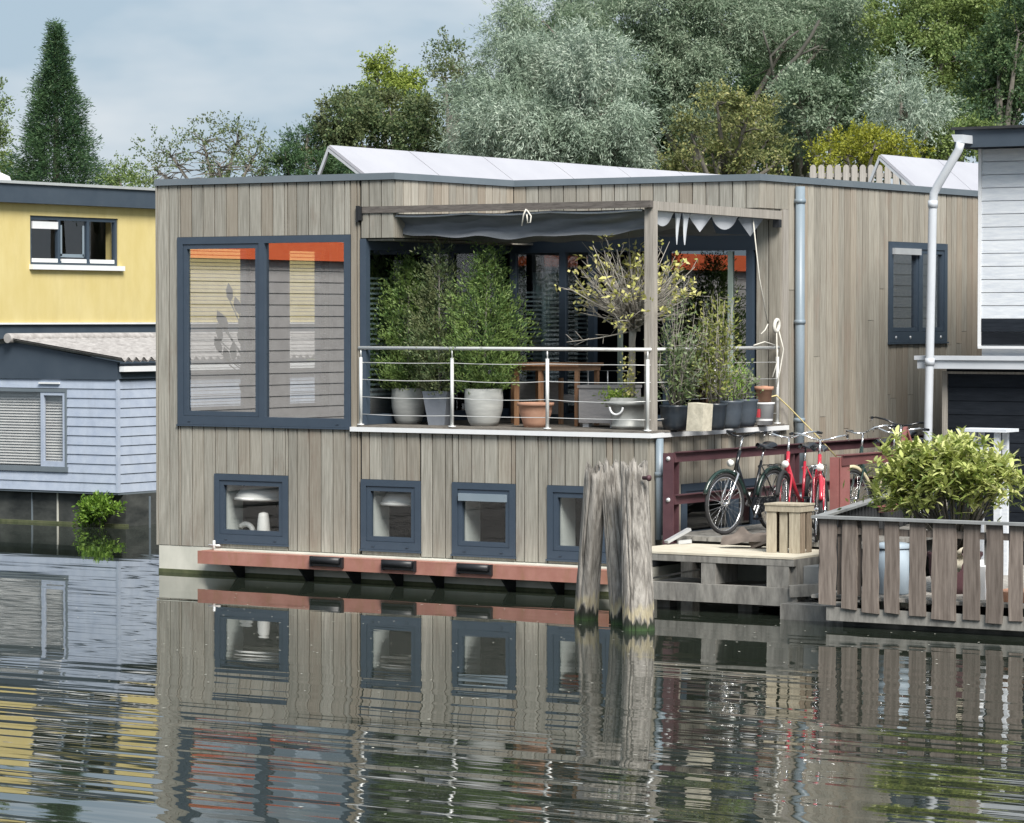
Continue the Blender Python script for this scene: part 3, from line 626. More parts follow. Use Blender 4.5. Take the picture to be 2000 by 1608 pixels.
def pot_round(t, x, y, z, prof, mat, soil=.9):
    MB().lathe(prof, (x, y, z), 28).build('pot', mat, t)
    zt = prof[-3][1]; MB().lathe([(prof[-3][0]*soil, 0), (0, .01)], (x, y, z+zt*.93), 20).build('soil', m_soil, t)
def P_bowl(w, h): return [(0, 0), (w*.33, 0), (w*.40, h*.12), (w*.485, h*.45), (w*.5, h*.72), (w*.485, h), (w*.455, h), (w*.45, h*.8)]
lm_con = leafmat('conifer_leaf', (.04, .09, .028), (.125, .215, .06), (.27, .36, .12), patch=(.20, .29, .075), pscale=5)
lm_con2 = leafmat('conifer_leaf_dull', (.05, .09, .036), (.13, .19, .08), (.25, .30, .14), patch=(.18, .19, .09), pscale=5)
def conifer(label, px, y, pxtop, pyt, wpx, pot, lm=lm_con, n=9000, lean=0):
    x = xa(px, y); sc_ = 38.0/FPX
    zt = on(1, y, px, pyt).z; t = thing('potted_conifer', label, 'potted plant', (x, y, FL), 'feathery conifers in tall pots')
    ph = pot(t, x, y); zb = FL+ph-.05; R0 = wpx*sc_/2; Hc = zt-zb
    pts = []; axs = []
    m = n//10
    h = rng.beta(1.05, 1.55, m); rr = R0*np.interp(h, [0, .12, .3, .45, .6, .75, .88, 1], [.52, .78, 1, .92, .70, .42, .16, .03])*rng.uniform(.2, 1.15, m)**.6
    a = rng.uniform(0, 2*np.pi, m); lump = 1+.26*np.sin(a*3+h*11+px)+.20*np.sin(a*5-h*23)+.14*np.sin(h*41+a*2)
    c = np.stack([x+rr*lump*np.cos(a)+lean*h, y+rr*lump*np.sin(a)*.9, zb+Hc*h], 1)
    d = np.stack([np.cos(a)*.7, np.sin(a)*.7, np.full(m, .75)], 1)
    P = np.repeat(c, 10, 0)+rng.normal(0, .016, (m*10, 3))+np.repeat(d+rng.normal(0, .35, d.shape), 10, 0)*rng.uniform(0, .18, (m*10, 1))
    fast_mesh('foliage', leaves(P, np.repeat(d, 10, 0), .05, .015, .5, np.repeat(d, 10, 0)+np.array((.3, -.5, .3))), 4, lm, t)
    st = MB(); st.tube([(x, y, FL+ph-.1), (x+lean*.4, y, zb+Hc*.5), (x+lean, y, zt-.02)], [.022, .013, .004], 6)
    for k in range(12):
        hh = .66+.03*k; a = k*2.1; st.tube([(x+lean*hh, y, zb+Hc*hh), (x+lean*hh+.07*math.cos(a), y+.07*math.sin(a), zb+Hc*hh+.07)], [.005, .003], 4)
    st.build('stem', m_twig, t)
    return t
def rp1(w, h, mat): return lambda t, x, y: (pot_round(t, x, y, FL, P_bowl(w, h), mat), h)[1]
def sqpot(t, x, y):
    b = MB(); h = .40
    def ring(s, z): return [(x-s*.8, y-s, z), (x+s, y-s*.5, z), (x+s*.8, y+s, z), (x-s, y+s*.5, z)]
    r = [ring(.105, FL), ring(.165, FL+h), ring(.145, FL+h), ring(.14, FL+h-.05)]
    for i in range(3):
        b.add(r[i]+r[i+1], [(k, (k+1) % 4, 4+(k+1) % 4, 4+k) for k in range(4)])
    b.add(r[0], [(3, 2, 1, 0)]); b.build('pot', m_spot, t); MB().add(r[3], [(0, 1, 2, 3)]).build('soil', m_soil, t); return h
conifer('bushy green conifer in the leftmost round pale concrete pot', 798, .62, 796, 508, 128, rp1(.415, .425, m_gpot), n=15000)
conifer('slender dull green conifer in the tapered square slate pot', 858, .42, 866, 490, 90, sqpot, lm_con2, 9500)
conifer('bright green full conifer in the right round pale concrete pot', 945, .45, 957, 496, 128, rp1(.455, .435, m_gpot), n=16000, lean=.06)
t = tag(MB().lathe([(0, 0), (.135, 0), (.15, .05), (.19, .18), (.195, .245), (.215, .25), (.215, .285), (.185, .285), (.175, .2), (.0, .19)], (xa(1046, .42), .42, FL), 28).build('flower_pot', m_terra), 'rounded terracotta flower pot with a rolled rim standing behind the middle railing post', 'pot')

# teak table frame, grey wicker box, grey chair back
tx0, tx1 = xa(1012, .95), xa(1140, .95)
tb = thing('garden_table', 'brown teak table frame standing behind the terracotta pot', 'table', ((tx0+tx1)/2, 1.1, FL))
MB().box(tx0-.02, .82, 2.56, tx1, 1.4, 2.60).box(tx0, .86, 2.51, tx1-.02, 1.36, 2.559).build('tabletop', m_teak, tb)
for x, y in ((tx0, .86), (tx1-.07, .86), (tx0+.33, .87), (tx0+.02, 1.3), (tx1-.07, 1.3)): MB().box(x, y, FL, x+.045, y+.045, 2.509).build('leg', m_teak, tb)
wx = xa(1133, .75)
wb = thing('storage_box', 'grey woven storage box with a flat lid beside the zinc tub', 'box', (wx+.25, 1.0, FL))
MB().box(wx, .72, FL+.05, wx+.52, 1.25, FL+.45).build('body', m_wicker, wb); MB().box(wx-.012, .705, FL+.452, wx+.53, 1.26, FL+.485).build('lid', m_wicker, wb)
for x in (wx+.03, wx+.4): MB().box(x, .76, FL, x+.08, .84, FL+.05).build('foot', m_white, wb)
gx = xa(980, 1.15)
ch = thing('lounge_chair', 'dark grey lounge chair with wooden legs behind the right concrete pot', 'chair', (gx+.3, 1.5, FL))
MB().box(gx, 1.42, FL+.12, gx+.62, 1.5, FL+.5).build('backrest', m_wicker, ch); MB().box(gx, 1.51, FL+.25, gx+.62, 2.0, FL+.34).build('seat', m_wicker, ch)
for x in (gx-.045, gx+.625): MB().box(x, 1.42, FL, x+.04, 1.47, FL+.55).build('leg', m_teak, ch); MB().box(x, 1.95, FL, x+.04, 2.0, FL+.4).build('leg', m_teak, ch)
fx = xa(1140, 1.5)
fr_ = thing('clothes_rack', 'thin pale metal rack standing behind the grey woven box', 'rack', (fx+.3, 1.6, FL))
MB().tube([(fx, 1.6, FL), (fx, 1.6, 2.5), (fx+.55, 1.6, 2.5), (fx+.55, 1.6, FL)], .010, 6).tube([(fx+.27, 1.6, 2.5), (fx+.27, 1.6, FL+.3)], .008, 6).build('frame', m_alu, fr_)

# zinc tub with the sparse yellow-leaved little tree
TX, TY = xa(1229, .42), .42
tr = thing('potted_tree', 'small almost bare tree with a pale trunk and yellow leaf tufts in a zinc tub', 'potted tree', (TX, TY, FL))
tub = MB().lathe([(0, 0), (.19, 0), (.20, .02), (.215, .03), (.21, .05), (.195, .06), (.225, .27), (.27, .275), (.275, .315), (.24, .32), (.235, .36), (.225, .36), (.22, .3), (0, .3)], (TX, TY, FL), 32).build('tub', m_zinc, tr)
MB().torus((TX-.03, TY-.235, FL+.255), (1, 0, 0), (0, -.05, -1), .085, .013, 18, 7, 0, math.pi).build('handle', m_white, tub)
zc = on(1, TY, 1236, 640).z; cx_ = xa(1236, TY)
MB().tube([(TX+.02, TY, FL+.28), (TX+.03, TY+.01, 2.5), (cx_-.01, TY, 2.85), (cx_, TY, zc)], [.042, .04, .037, .045], 10).build('trunk', m_twig, tr)
br = MB(); tips = []; C0 = Vector((cx_, TY, zc))
for k in range(150):
    a = random.uniform(0, 2*math.pi); el = random.triangular(.05, 1.5, .5)
    if random.random() < .10: el = random.uniform(-.3, .05)
    d = Vector((math.cos(a)*math.cos(el), math.sin(a)*math.cos(el), math.sin(el))); ln = random.uniform(.5, .82)*(1 if abs(el) < .9 else 1.15)
    st_ = C0+Vector((random.gauss(0, .05), random.gauss(0, .05), random.uniform(-.05, .16)))
    mid = st_+d*ln*.5+Vector((random.gauss(0, .03), random.gauss(0, .03), .03)); e_ = st_+d*ln+Vector((0, 0, .09))
    br.tube([st_, mid, e_], [.0095, .0065, .0035], 5)
    for q in range(5):
        f = random.uniform(.3, .95); p = st_+(e_-st_)*f; s2 = p+(d+Vector((random.gauss(0, .6), random.gauss(0, .6), random.gauss(.3, .4)))).normalized()*random.uniform(.1, .24)
        br.tube([p, s2], [.0045, .0025], 4)
        if f > .66 and random.random() < .30: tips.append(s2)
    if random.random() < .55: tips.append(e_)
br.build('branches', m_twig, tr)
lm_yel = leafmat('pale_yellow_leaf', (.34, .36, .09), (.54, .53, .18), (.72, .66, .32), trans=.25)
big_leaf = []
for k in range(4):
    w = .021+.003*k; l = .062+.007*k; b = MB().add([(0, 0, 0), (l*.4, w, .006), (l, 0, -.004), (l*.4, -w, .006)], [(0, 1, 2), (0, 2, 3)])
    me = D.meshes.new('leaf'); me.from_pydata(b.v, [], b.f); me.materials.append(lm_yel); big_leaf.append(me)
lm_yo = [lm_yel]
cnt = 0; rest = []
random.shuffle(tips)
for p in tips:
    for q in range(random.randint(3, 6)):
        c = p+Vector((random.gauss(0, .022), random.gauss(0, .022), random.gauss(.01, .02))); e_ = (random.uniform(-.6, .6), random.uniform(-.9, .5), random.uniform(0, 6.28))
        if cnt < 290:
            o = D.objects.new('leaf', random.choice(big_leaf)); COL.objects.link(o); o.parent = tr; o.location = c-Vector((TX, TY, FL)); o.rotation_euler = e_; cnt += 1
        else: rest.append(c)
if rest:
    A = np.array([tuple(v) for v in rest]); tag(fast_mesh('small_leaves', leaves(A, rng.normal(0, 1, A.shape)+np.array((0, 0, .6)), .066, .04), 4, lm_yel, tr), kind='stuff')
# low herb growing at the tub's rim
A = np.array((TX-.1, TY-.08, FL+.36))+rng.normal(0, 1, (420, 3))*np.array((.10, .07, .045)); fast_mesh('underplanting', leaves(A, rng.normal(0, 1, A.shape)+np.array((0, 0, 1)), .05, .02), 4, leafmat('lime_leaf', (.12, .2, .03), (.2, .3, .05), (.33, .4, .1)), tr)
A = np.array((TX+.05, TY-.1, 2.4))+rng.normal(0, 1, (160, 3))*np.array((.05, .05, .16)); tag(fast_mesh('climbing_shoot', leaves(A, rng.normal(0, 1, A.shape)+np.array((0, 0, .4)), .045, .028), 4, lm_yel, tr), kind='stuff')

lm_shrub = leafmat('shrub_leaf', (.07, .12, .05), (.17, .24, .10), (.33, .38, .17), patch=(.24, .30, .18), pscale=4)
lm_olive = leafmat('olive_leaf', (.10, .14, .035), (.24, .28, .07), (.42, .42, .14))
lm_fern = leafmat('bright_fern', (.11, .23, .03), (.22, .38, .05), (.36, .5, .10))
def stemmy(label, px, y, prof, mat, stems, hts, spread, nl, lm, L_=.06, Wd=.025, name='potted_shrub', low=.12):
    x = xa(px, y); t = thing(name, label, 'potted plant', (x, y, FL), None); ph = prof[-3][1]
    pot_round(t, x, y, FL, prof, mat); s = MB(); P = []; A = []
    for k in range(stems):
        a = random.uniform(0, 6.28); h = random.uniform(*hts); r = spread*random.uniform(.3, 1)
        b = Vector((x+.05*math.cos(a), y+.05*math.sin(a), FL+ph*.9)); e_ = Vector((x+r*math.cos(a), y+r*math.sin(a)*.8, FL+ph+h)); mid = (b+e_)/2+Vector((random.gauss(0, .05), random.gauss(0, .05), .06))
        s.tube([b, mid, e_], [.007, .005, .002], 4)
        for q in range(nl//stems):
            f = random.uniform(low, 1.02); p = b.lerp(mid, f*2) if f < .5 else mid.lerp(e_, f*2-1)
            o_ = Vector((random.gauss(0, .05), random.gauss(0, .05), random.gauss(0, .04)))
            if q % 6 == 0: s.tube([p, p+o_*1.3], [.003, .0015], 3)
            P.append(tuple(p+o_)); A.append((o_.x*8, o_.y*8, .6))
    s.build('stems', m_twig, t); fast_mesh('foliage', leaves(np.array(P), np.array(A), L_, Wd, .5), 4, lm, t); return t
G = lambda w, h: [(0, 0), (w*.36, 0), (w*.42, h*.2), (w*.48, h*.6), (w*.48, h*.85), (w*.52, h*.92), (w*.52, h), (w*.47, h), (w*.46, h*.85)]
stemmy('tall loose shrub with thin bare stems in the wide black glazed pot', 1319, .5, G(.35, .28), m_dpot, 34, (.35, 1.25), .42, 2000, lm_shrub)
stemmy('tall olive leaved shrub in the dark pot behind the stone trough', 1396, .75, G(.28, .30), m_dpot, 24, (.5, 1.25), .32, 1500, lm_olive)
stemmy('bright green feathery plant in the curved blue grey pot', 1424, 1.25, G(.32, .32), m_dpot2, 26, (.15, .42), .17, 900, lm_fern, .05, .012)
stemmy('small dark green bush in the blue grey pot beside the white bucket', 1455, 1.9, G(.30, .32), m_dpot2, 18, (.2, .5), .16, 500, lm_shrub, .05, .03)
tx = xa(1362, .33)
MB().prism([(tx-.115, .28, FL), (tx+.10, .26, FL), (tx+.115, .27, FL+.3), (tx-.09, .28, FL+.315)], (.02, .18, 0)).build('stone_trough', m_stone); tag(D.objects['stone_trough'], 'rough pale stone block standing between the black pots', 'stone')
bx, by = xa(1493, 2.55), 2.55
bu = thing('bucket', 'white plastic bucket with a red label at the rear corner of the balcony', 'bucket', (bx, by, FL))
MB().lathe([(0, 0), (.095, 0), (.115, .24), (.125, .245), (.125, .265), (.11, .265), (.1, .05)], (bx, by, FL), 24).build('body', m_white, bu)
MB().grid(lambda u, v: (bx+.113*math.cos(-2.5+1.0*u), by+.113*math.sin(-2.5+1.0*u), FL+.09+.10*v), 8, 1).build('label_patch', m_redl, bu)
tp = thing('flower_pot', 'small terracotta pot with saucer balanced on top of the white bucket', 'pot', (bx, by, FL+.266))
MB().lathe([(0, 0), (.085, 0), (.095, .14), (.115, .145), (.115, .185), (.09, .185), (.085, .1), (0, .1)], (bx-.005, by, FL+.268), 22).build('body', m_terra, tp)
MB().lathe([(0, .0), (.05, 0), (.045, .09), (.03, .09), (0, .02)], (bx+.0, by, FL+.37), 14).build('inner_pot', m_terra, tp)

# ================================================================= MOORING POLES
def pole(label, base, top, r0, r1, n=60, rag=.075):
    t = thing('mooring_pole', label, 'mooring pole', (base[0], base[1], 0), 'three weathered mooring poles leaning together')
    b, e_ = Vector(base), Vector(top); b = b-(e_-b).normalized()*.5; ph = random.uniform(0, 6)
    ax = (e_-b).normalized(); sx_ = ax.cross(Vector((0, 1, 0))).normalized(); sy_ = sx_.cross(ax)
    prof = []; m = MB(); rows = 22; vs = []
    crack = [random.uniform(0, 2*math.pi) for _ in range(15)]
    for i in range(rows+1):
        f = i/rows; c = b.lerp(e_, f); R = r0+(r1-r0)*f
        for k in range(n*2):
            a = 2*math.pi*k/(n*2); rr = R*(1+.035*math.sin(3*a+ph)+.025*math.sin(7*a+f*3+ph))
            for cq, ca in enumerate(crack):
                da = abs((a-ca-.12*math.sin(f*4+cq)+math.pi) % (2*math.pi)-math.pi)
                if da < .085: rr -= R*.24*(1-da/.085)*(.45+.55*math.sin(f*5+ca)**2)
            p = c+(sx_*math.cos(a)+sy_*math.sin(a))*rr
            if i == rows: p += ax*(rag*(.5*math.sin(5*a+ph)+.8*random.random()**2))
            
            vs.append(p)
    N = n*2; fs = [(i*N+k, i*N+(k+1) % N, (i+1)*N+(k+1) % N, (i+1)*N+k) for i in range(rows) for k in range(N)]
    m.add(vs, fs, True); m.v.append(tuple(e_-ax*.03)); ci = len(m.v)-1
    m.f += [(rows*N+k, rows*N+(k+1) % N, ci) for k in range(N)]; m.sm += [False]*N
    m.build('shaft', m_pole, t)
    pass
    return t
m_alg2 = M('green_slime', (.015, .035, .012), (.055, .09, .03), .6, 12, bump=.3)
bz = lambda px, py, y: on(1, y, px, py)
def pl(label, pxb, pyb, pxt, pyt, y, yt, wb, wt):
    B = on(2, 0, pxb, pyb); B.z = -.02; T = on(1, yt, pxt, pyt); return pole(label, B, T, wb, wt)
p1 = pl('left grey mooring pole leaning right against the other two', 1144, 1210, 1164, 920, -2.7, -2.75, .128, .112)
p2 = pl('middle mooring pole standing behind, narrow gap to its left', 1217, 1219, 1190, 912, -3.0, -2.62, .125, .10)
p3 = pl('right thick mooring pole with a rusty bolt at the top', 1247, 1230, 1238, 914, -3.2, -2.98, .165, .14)
b3 = on(1, -3.1, 1264, 934)
MB().lathe([(0, -.05), (.02, -.05), (.02, .01), (.032, .012), (.03, .035), (0, .04)], b3, 10, M4=Matrix.Rotation(math.pi/2, 4, 'Y')).build('bolt', m_rail_red, p3)

# ================================================================= JETTY WITH BIKES
WZ = .70
wk = thing('walkway', 'grey plank walkway between the two houseboats where the bicycles stand', 'walkway', (8, 3, 0))
for i in range(13):
    x = 7.06+i*.197
    if x < 9.55: piece('plank', m_dock, wk, x, .12+random.uniform(-.01, .01) if x < 8.8 else .0, WZ-.05, x+.185, 9.0 if x < 8.45 else 3.8, WZ)
for y in (.35, 2, 3.6): piece('joist', m_dock, wk, 7.06, y, WZ-.22, 9.55, y+.08, WZ-.053)
for x, y in ((7.2, .39), (9.2, .39), (7.2, 3.64), (9.3, 3.64)): piece('pile', m_dock, wk, x, y-.07, -1, x+.15, y+.09, WZ-.225)
JZ = .622
jt = thing('jetty', 'low timber jetty with a pale sanded top and two open bays in front', 'jetty', (8.5, -.5, 0))
jx0, jx1, jy0, jy1 = 7.32, 9.42, -1.2, .10
box('top', m_docktop, jt, jx0, jy0-.005, JZ-.022, jx1, jy1, JZ)
MB().box(jx0, jy0, JZ-.095, jx1, jy0+.06, JZ-.023).build('fascia', m_dock, jt); MB().box(jx1-.06, jy0+.061, JZ-.3, jx1-.0, jy1, JZ-.023).build('side_board', m_dock, jt)
MB().box(jx0-.05, jy0-.04, .11, 9.48, jy0+.06, .30).build('beam', m_dock, jt)
bx0, bx1 = on(1, -1.2, 1369, 1115).x, on(1, -1.2, 1397, 1115).x
MB().box(bx0, jy0+.005, .301, bx1, jy0+.5, JZ-.096).build('strut', m_dock, jt); MB().box(9.10, jy0+.003, .301, jx1-.061, jy0+.4, JZ-.096).build('strut', m_dock, jt)
MB().box(jx0, jy0+.003, .301, jx0+.12, jy0+.12, JZ-.096).build('strut', m_dock, jt)
MB().box(jx0, jy0+.1, .20, 9.35, jy1, .24).build('lower_floor', m_dock, jt)
for x in (7.6, 8.6, 9.25): MB().box(x, -.9, -1, x+.16, -.74, .198).build('pile', m_dock, jt)
MB().bar((9.38, -1.22, .27), (9.8, -1.0, .30), .16, .12).build('beam_end', m_dock, jt)
MB().box(9.42, -1.5, -.2, 10.2, -.9, .16).build('float', m_dock, jt); 
MB().box(9.43, -1.0, .30, 9.75, -.7, .52).build('step', m_fcap, jt)
MB().bar((7.5, -.85, .30), (8.1, -.8, .42), .1, .02).build('loose_board', m_dock, jt); MB().bar((8.55, -.8, .26), (9.05, -.7, .29), .25, .03).build('loose_board', m_dock, jt)
cl_ = MB().bar((7.34, -.25, JZ+.03), (7.46, .05, JZ+.16), .07, .03).bar((7.40, -.1, JZ+.02), (7.5, .02, JZ+.03), .05, .04)
tag(cl_.build('mooring_cleat', m_alu), 'bent pale metal cleat lying at the foot of the red steel post', 'cleat')
# crate
cr0 = on(2, JZ, 1497, 1079)
t = thing('crate', 'upturned pale slatted wooden crate on the jetty before the red bicycles', 'crate', (cr0.x+.2, cr0.y+.15, JZ))
x0, y0 = cr0.x, cr0.y; cw, cd, chh = .395, .30, .515
for a_, w_, dy_ in ((0, .115, 0), (.148, .092, .016), (.272, .123, 0)): piece('slat', m_crate, t, x0+a_, y0+dy_, JZ+.002, x0+a_+w_, y0+dy_+.014, JZ+chh-.075)
for i in range(3): piece('slat', m_crate, t, x0+i*.135, y0+cd-.014, JZ+.03, x0+i*.135+.115, y0+cd, JZ+chh-.075)
for xx in (x0+cw-.014, x0):
    for i in range(2): piece('slat', m_crate2, t, xx, y0+.03+i*.15, JZ+.002, xx+.014, y0+.03+i*.15+.105, JZ+chh-.075)
for z in (JZ+chh-.075,): MB().box(x0-.012, y0-.012, z, x0+cw+.012, y0, z+.065).box(x0-.012, y0+cd, z, x0+cw+.012, y0+cd+.012, z+.065).box(x0+cw, y0, z, x0+cw+.012, y0+cd, z+.065).box(x0-.012, y0, z, x0, y0+cd, z+.065).build('batten', m_crate, t)
MB().box(x0-.02, y0-.02, JZ+chh-.009, x0+cw+.02, y0+cd+.02, JZ+chh+.01).build('top', m_crate, t)
# worn brown boat seat, hull-shaped, lying upturned on the jetty
d0 = on(2, JZ, 1412, 1070); d1 = on(2, JZ, 1500, 1062)
def dr_(u, v):
    w = .13*math.sin(math.pi*min(1, u*1.15+.06))**.6; a = (v-.5)*2; x = d0.x+.62*u; y = d0.y+.22*u+a*w*1.2
    z = JZ+.03+.10*(1-a*a)*(1-.3*u)+.10*u+(.11*math.exp(-((u-.28)/.10)**2)*max(0, 1-abs(a-.35)*1.6))-.04*abs(math.sin(a*5+u*4))*u
    return (x, y, z)
o = MB().grid(dr_, 26, 14); 
o.prism([(d0.x+.34, d0.y+.03, JZ+.001), (d0.x+.58, d0.y+.10, JZ+.10), (d0.x+.60, d0.y+.12, JZ+.17), (d0.x+.26, d0.y+.05, JZ+.12)], (.01, .16, 0))
tag(o.build('boat_seat', m_seat), 'worn brown boat seat lying upturned on the pale jetty left of the crate', 'boat seat')

# red steel barriers
rb = thing('steel_barrier', 'long dark red steel barrier with two rails running along the boarded side wall', 'barrier', (7.2, 3, WZ), 'red brown steel barriers by the bicycles')
for y in (.02, 2.9, 5.8): MB().box(7.14, y, .55, 7.27, y+.02, 1.62).box(7.19, y+.021, .55, 7.205, y+.12, 1.62).box(7.14, y+.121, .55, 7.27, y+.14, 1.62).build('post', m_rail_red, rb)
for z0, z1 in ((1.52, 1.625), (1.05, 1.15)): MB().box(7.271, .04, z0, 7.285, 6.4, z1).box(7.275, .04, z1, 7.33, 6.4, z1+.012).build('rail', m_rail_red, rb)
for z in (1.56, 1.10): MB().lathe([(.0, .02), (.022, .015), (.026, 0)], (7.21, .02, z), 10, M4=Matrix.Rotation(math.pi/2, 4, 'X')).build('bolt', m_alu, rb)
rb = thing('steel_barrier', 'short faded red steel barrier with a triangular plate in front of the dark bicycles', 'barrier', (9.0, .5, WZ), 'red brown steel barriers by the bicycles')
bp = on(0, 9.0, 1622, 990); bq = bp.y
MB().box(8.99, bq, .98, 9.09, bq+.09, 1.60).box(9.10, bq+.02, .98, 9.115, bq+.24, 1.60).build('post', m_rail_pink, rb)
MB().box(9.091, bq+.025, .55, 9.099, bq+.20, .979).build('foot', m_rail_pink, rb)
MB().box(9.116, bq+.03, 1.51, 9.13, bq+2.3, 1.615).box(9.05, bq+.03, 1.616, 9.15, bq+2.3, 1.628).build('rail', m_rail_mid, rb)
MB().box(9.116, bq+.03, 1.02, 9.20, bq+1.4, 1.032).box(9.116, bq+.03, .95, 9.13, bq+1.4, 1.019).build('rail', m_rail_pink, rb)
tpt = on(0, 9.1, 1769, 880); 
b = MB(); y_ = tpt.y
for a, c in (((y_-.06, 1.62), (y_+.03, 1.88)), ((y_+.03, 1.88), (y_+.16, 1.70)), ((y_-.06, 1.68), (y_+.16, 1.68))): b.bar((9.08, a[0], a[1]), (9.08, c[0], c[1]), .03, .045, (1, 0, 0))
b.build('bracket_plate', m_rail_pink, rb)
for yy in (.06, .16): MB().lathe([(.0, .02), (.018, .015), (.02, 0)], (9.09, bq+yy, 1.57), 8, M4=Matrix.Rotation(math.pi/2, 4, 'Y')).build('bolt', m_rail_pink, rb)

def bicycle(label, front, head_deg, steer, fm, guard, saddle_mat=m_bblk, lean=0, bar_w=.30, rim=m_chrome, stepthru=True, group='bicycles parked on the walkway', bar='sweep'):
    """local axes: +x forward, origin on the ground under the front hub"""
    t = D.objects.new('bicycle', None); COL.objects.link(t); t.empty_display_size = .2
    t.location = front; t.rotation_euler = (rad(lean), 0, rad(head_deg)); OFF[t.name] = Vector(); tag(t, label, 'bicycle', group)
    R, WB = .345, 1.10; X = Vector((1, 0, 0)); Z = Vector((0, 0, 1))
    ax0 = Vector((0, 0, R)); hd_b = Vector((-.20, 0, .73)); hd_t = Vector((-.27, 0, .93))
    axis = (hd_t-hd_b).normalized(); SM = Matrix.Translation(hd_b) @ Matrix.Rotation(rad(steer), 4, axis) @ Matrix.Translation(-hd_b)
    sp = lambda p: SM @ Vector(p); sdv = lambda v: (SM.to_3x3() @ Vector(v))
    def wheel(c, fx, fz, fy):
        w = MB().torus(c, fx, fz, R-.02, .021, 36, 7).build('wheel', m_tyre, t)
        MB().torus(c, fx, fz, R-.047, .011, 36, 6).build('rim', rim, w)
        s = MB()
        for k in range(28):
            a = 2*math.pi*k/28; off = fy*(.028 if k % 2 else -.028); b_ = a+(.35 if k % 4 < 2 else -.35)
            s.tube([c+off+(fx*math.cos(b_)+fz*math.sin(b_))*.02, c+(fx*math.cos(a)+fz*math.sin(a))*(R-.05)], .0022, 3, False)
        s.build('spokes', m_chrome, w)
        s = MB().tube([c-fy*.05, c-fy*.03, c+fy*.03, c+fy*.05], [.012, .026, .026, .012], 10); s.build('hub', m_chrome, w)
    wheel(sp(ax0), sdv(X), sdv(Z), sdv((0, 1, 0))); rc = Vector((-WB, 0, R)); wheel(rc, X, Z, Vector((0, 1, 0)))
    MB().torus(sp(ax0), sdv(X), sdv(Z), R+.025, .026, 22, 6, rad(20), rad(165)).build('mudguard', guard, t)
    MB().torus(rc, X, Z, R+.025, .026, 22, 6, rad(10), rad(185)).build('mudguard', guard, t)
    bb = Vector((-.62, 0, .30)); st_t = Vector((-.80, 0, .80)); f = MB()
    f.tube([hd_b-axis*.02, hd_t], .022, 10)
    f.tube([hd_b+axis*.06, Vector((-.42, 0, .50)), bb], .024 if stepthru else .018, 10)
    if not stepthru: f.tube([hd_t-axis*.03, st_t-(st_t-bb)*.1], .017, 8)
    f.tube([bb, st_t], .017, 8)
    for y in (-.06, .06): f.tube([bb+Vector((0, y*.5, 0)), rc+Vector((0, y, 0))], .010, 6); f.tube([st_t-(st_t-bb)*.12+Vector((0, y*.4, 0)), rc+Vector((0, y, 0))], .008, 6)
    f.build('frame', fm, t)
    fk = MB()
    for y in (-.055, .055): fk.tube([sp(hd_b-axis*.02), sp(hd_b-axis*.06+Vector((0, y, 0))), sp(Vector((-.04, y, .45))), sp(ax0+Vector((0, y, 0)))], [.016, .014, .011, .009], 7)
    fk.build('fork', fm if guard is not m_bgrn else m_chrome, t)
    hb_ = MB(); tp_ = hd_t+axis*.17; hb_.tube([sp(hd_t), sp(tp_)], .013, 8)
    hbar = hb_.build('stem', m_chrome, t); g = MB()
    for y in (-1, 1):
        P_ = [tp_, tp_+Vector((.05, y*.08, .01)), tp_+Vector((.03, y*.2, .05)), tp_+Vector((-.06, y*bar_w*.9, .06)), tp_+Vector((-.14, y*bar_w, .05))]
        g.tube([sp(p) for p in P_], .011, 7); gr = MB().tube([sp(P_[-1]+Vector((.02, 0, 0))), sp(P_[-1]+Vector((-.12, y*.015, -.01)))], .017, 7).build('grip', m_bblk, t)
        MB().tube([sp(P_[-1]+Vector((.05, 0, -.02))), sp(P_[-1]+Vector((-.05, y*.03, -.05)))], .006, 5).build('brake_lever', m_chrome, t)
    g.build('handlebar', m_chrome if bar == 'sweep' else m_bblk, t)
    sd_ = MB(); sc0 = st_t+Vector((-.05, 0, .17))
    def sdl(u, v):
        w = .03+.075*(u**1.5); a = (v-.5)*math.pi; return (sc0.x+.16-.29*u, sc0.y+w*math.sin(a), sc0.z+.01*u+.045*math.cos(a)-.02+.015*math.cos(u*6))
    sd_.grid(sdl, 10, 8); sd_.grid(lambda u, v: sdl(u, v if v else 0)[:2]+(sc0.z-.03,), 10, 8); sd_.build('saddle', saddle_mat, t)
    MB().tube([st_t, sc0-Vector((0, 0, .02))], .012, 8).build('seat_post', m_chrome, t)
    rk = MB()
    for y in (-.055, .055): rk.tube([Vector((-.84, y, .74)), Vector((-1.36, y, .74)), Vector((-1.38, y, .70)), rc+Vector((0, y*1.2, 0))], .006, 5)
    for x in (-.95, -1.1, -1.25): rk.tube([Vector((x, -.055, .745)), Vector((x, .055, .745))], .005, 5)
    rk.build('carrier', m_chrome if fm is m_bred else m_bblk, t)
    cg = MB().prism([(bb.x+.11, .05, bb.z), (bb.x+.04, .05, bb.z+.10), (rc.x, .05, rc.z+.05), (rc.x-.06, .05, rc.z), (rc.x, .05, rc.z-.05), (bb.x+.04, .05, bb.z-.11)], (0, .025, 0)); cg.build('chain_case', m_bblk, t)
    ck = MB().tube([bb-Vector((0, .07, 0)), bb+Vector((0, .09, 0))], .012, 6).bar(bb+Vector((0, .095, 0)), bb+Vector((.10, .095, -.13)), .012, .022).bar(bb+Vector((0, -.075, 0)), bb+Vector((-.10, -.075, .13)), .012, .022)
    ck.build('crank', m_chrome, t); MB().box(bb.x+.06, .10, bb.z-.145, bb.x+.15, .18, bb.z-.12).box(bb.x-.15, -.16, bb.z+.12, bb.x-.06, -.08, bb.z+.145).build('pedal', m_bblk, t)
    hl = sp(Vector((-.10, 0, .80))); hd = sdv(X)
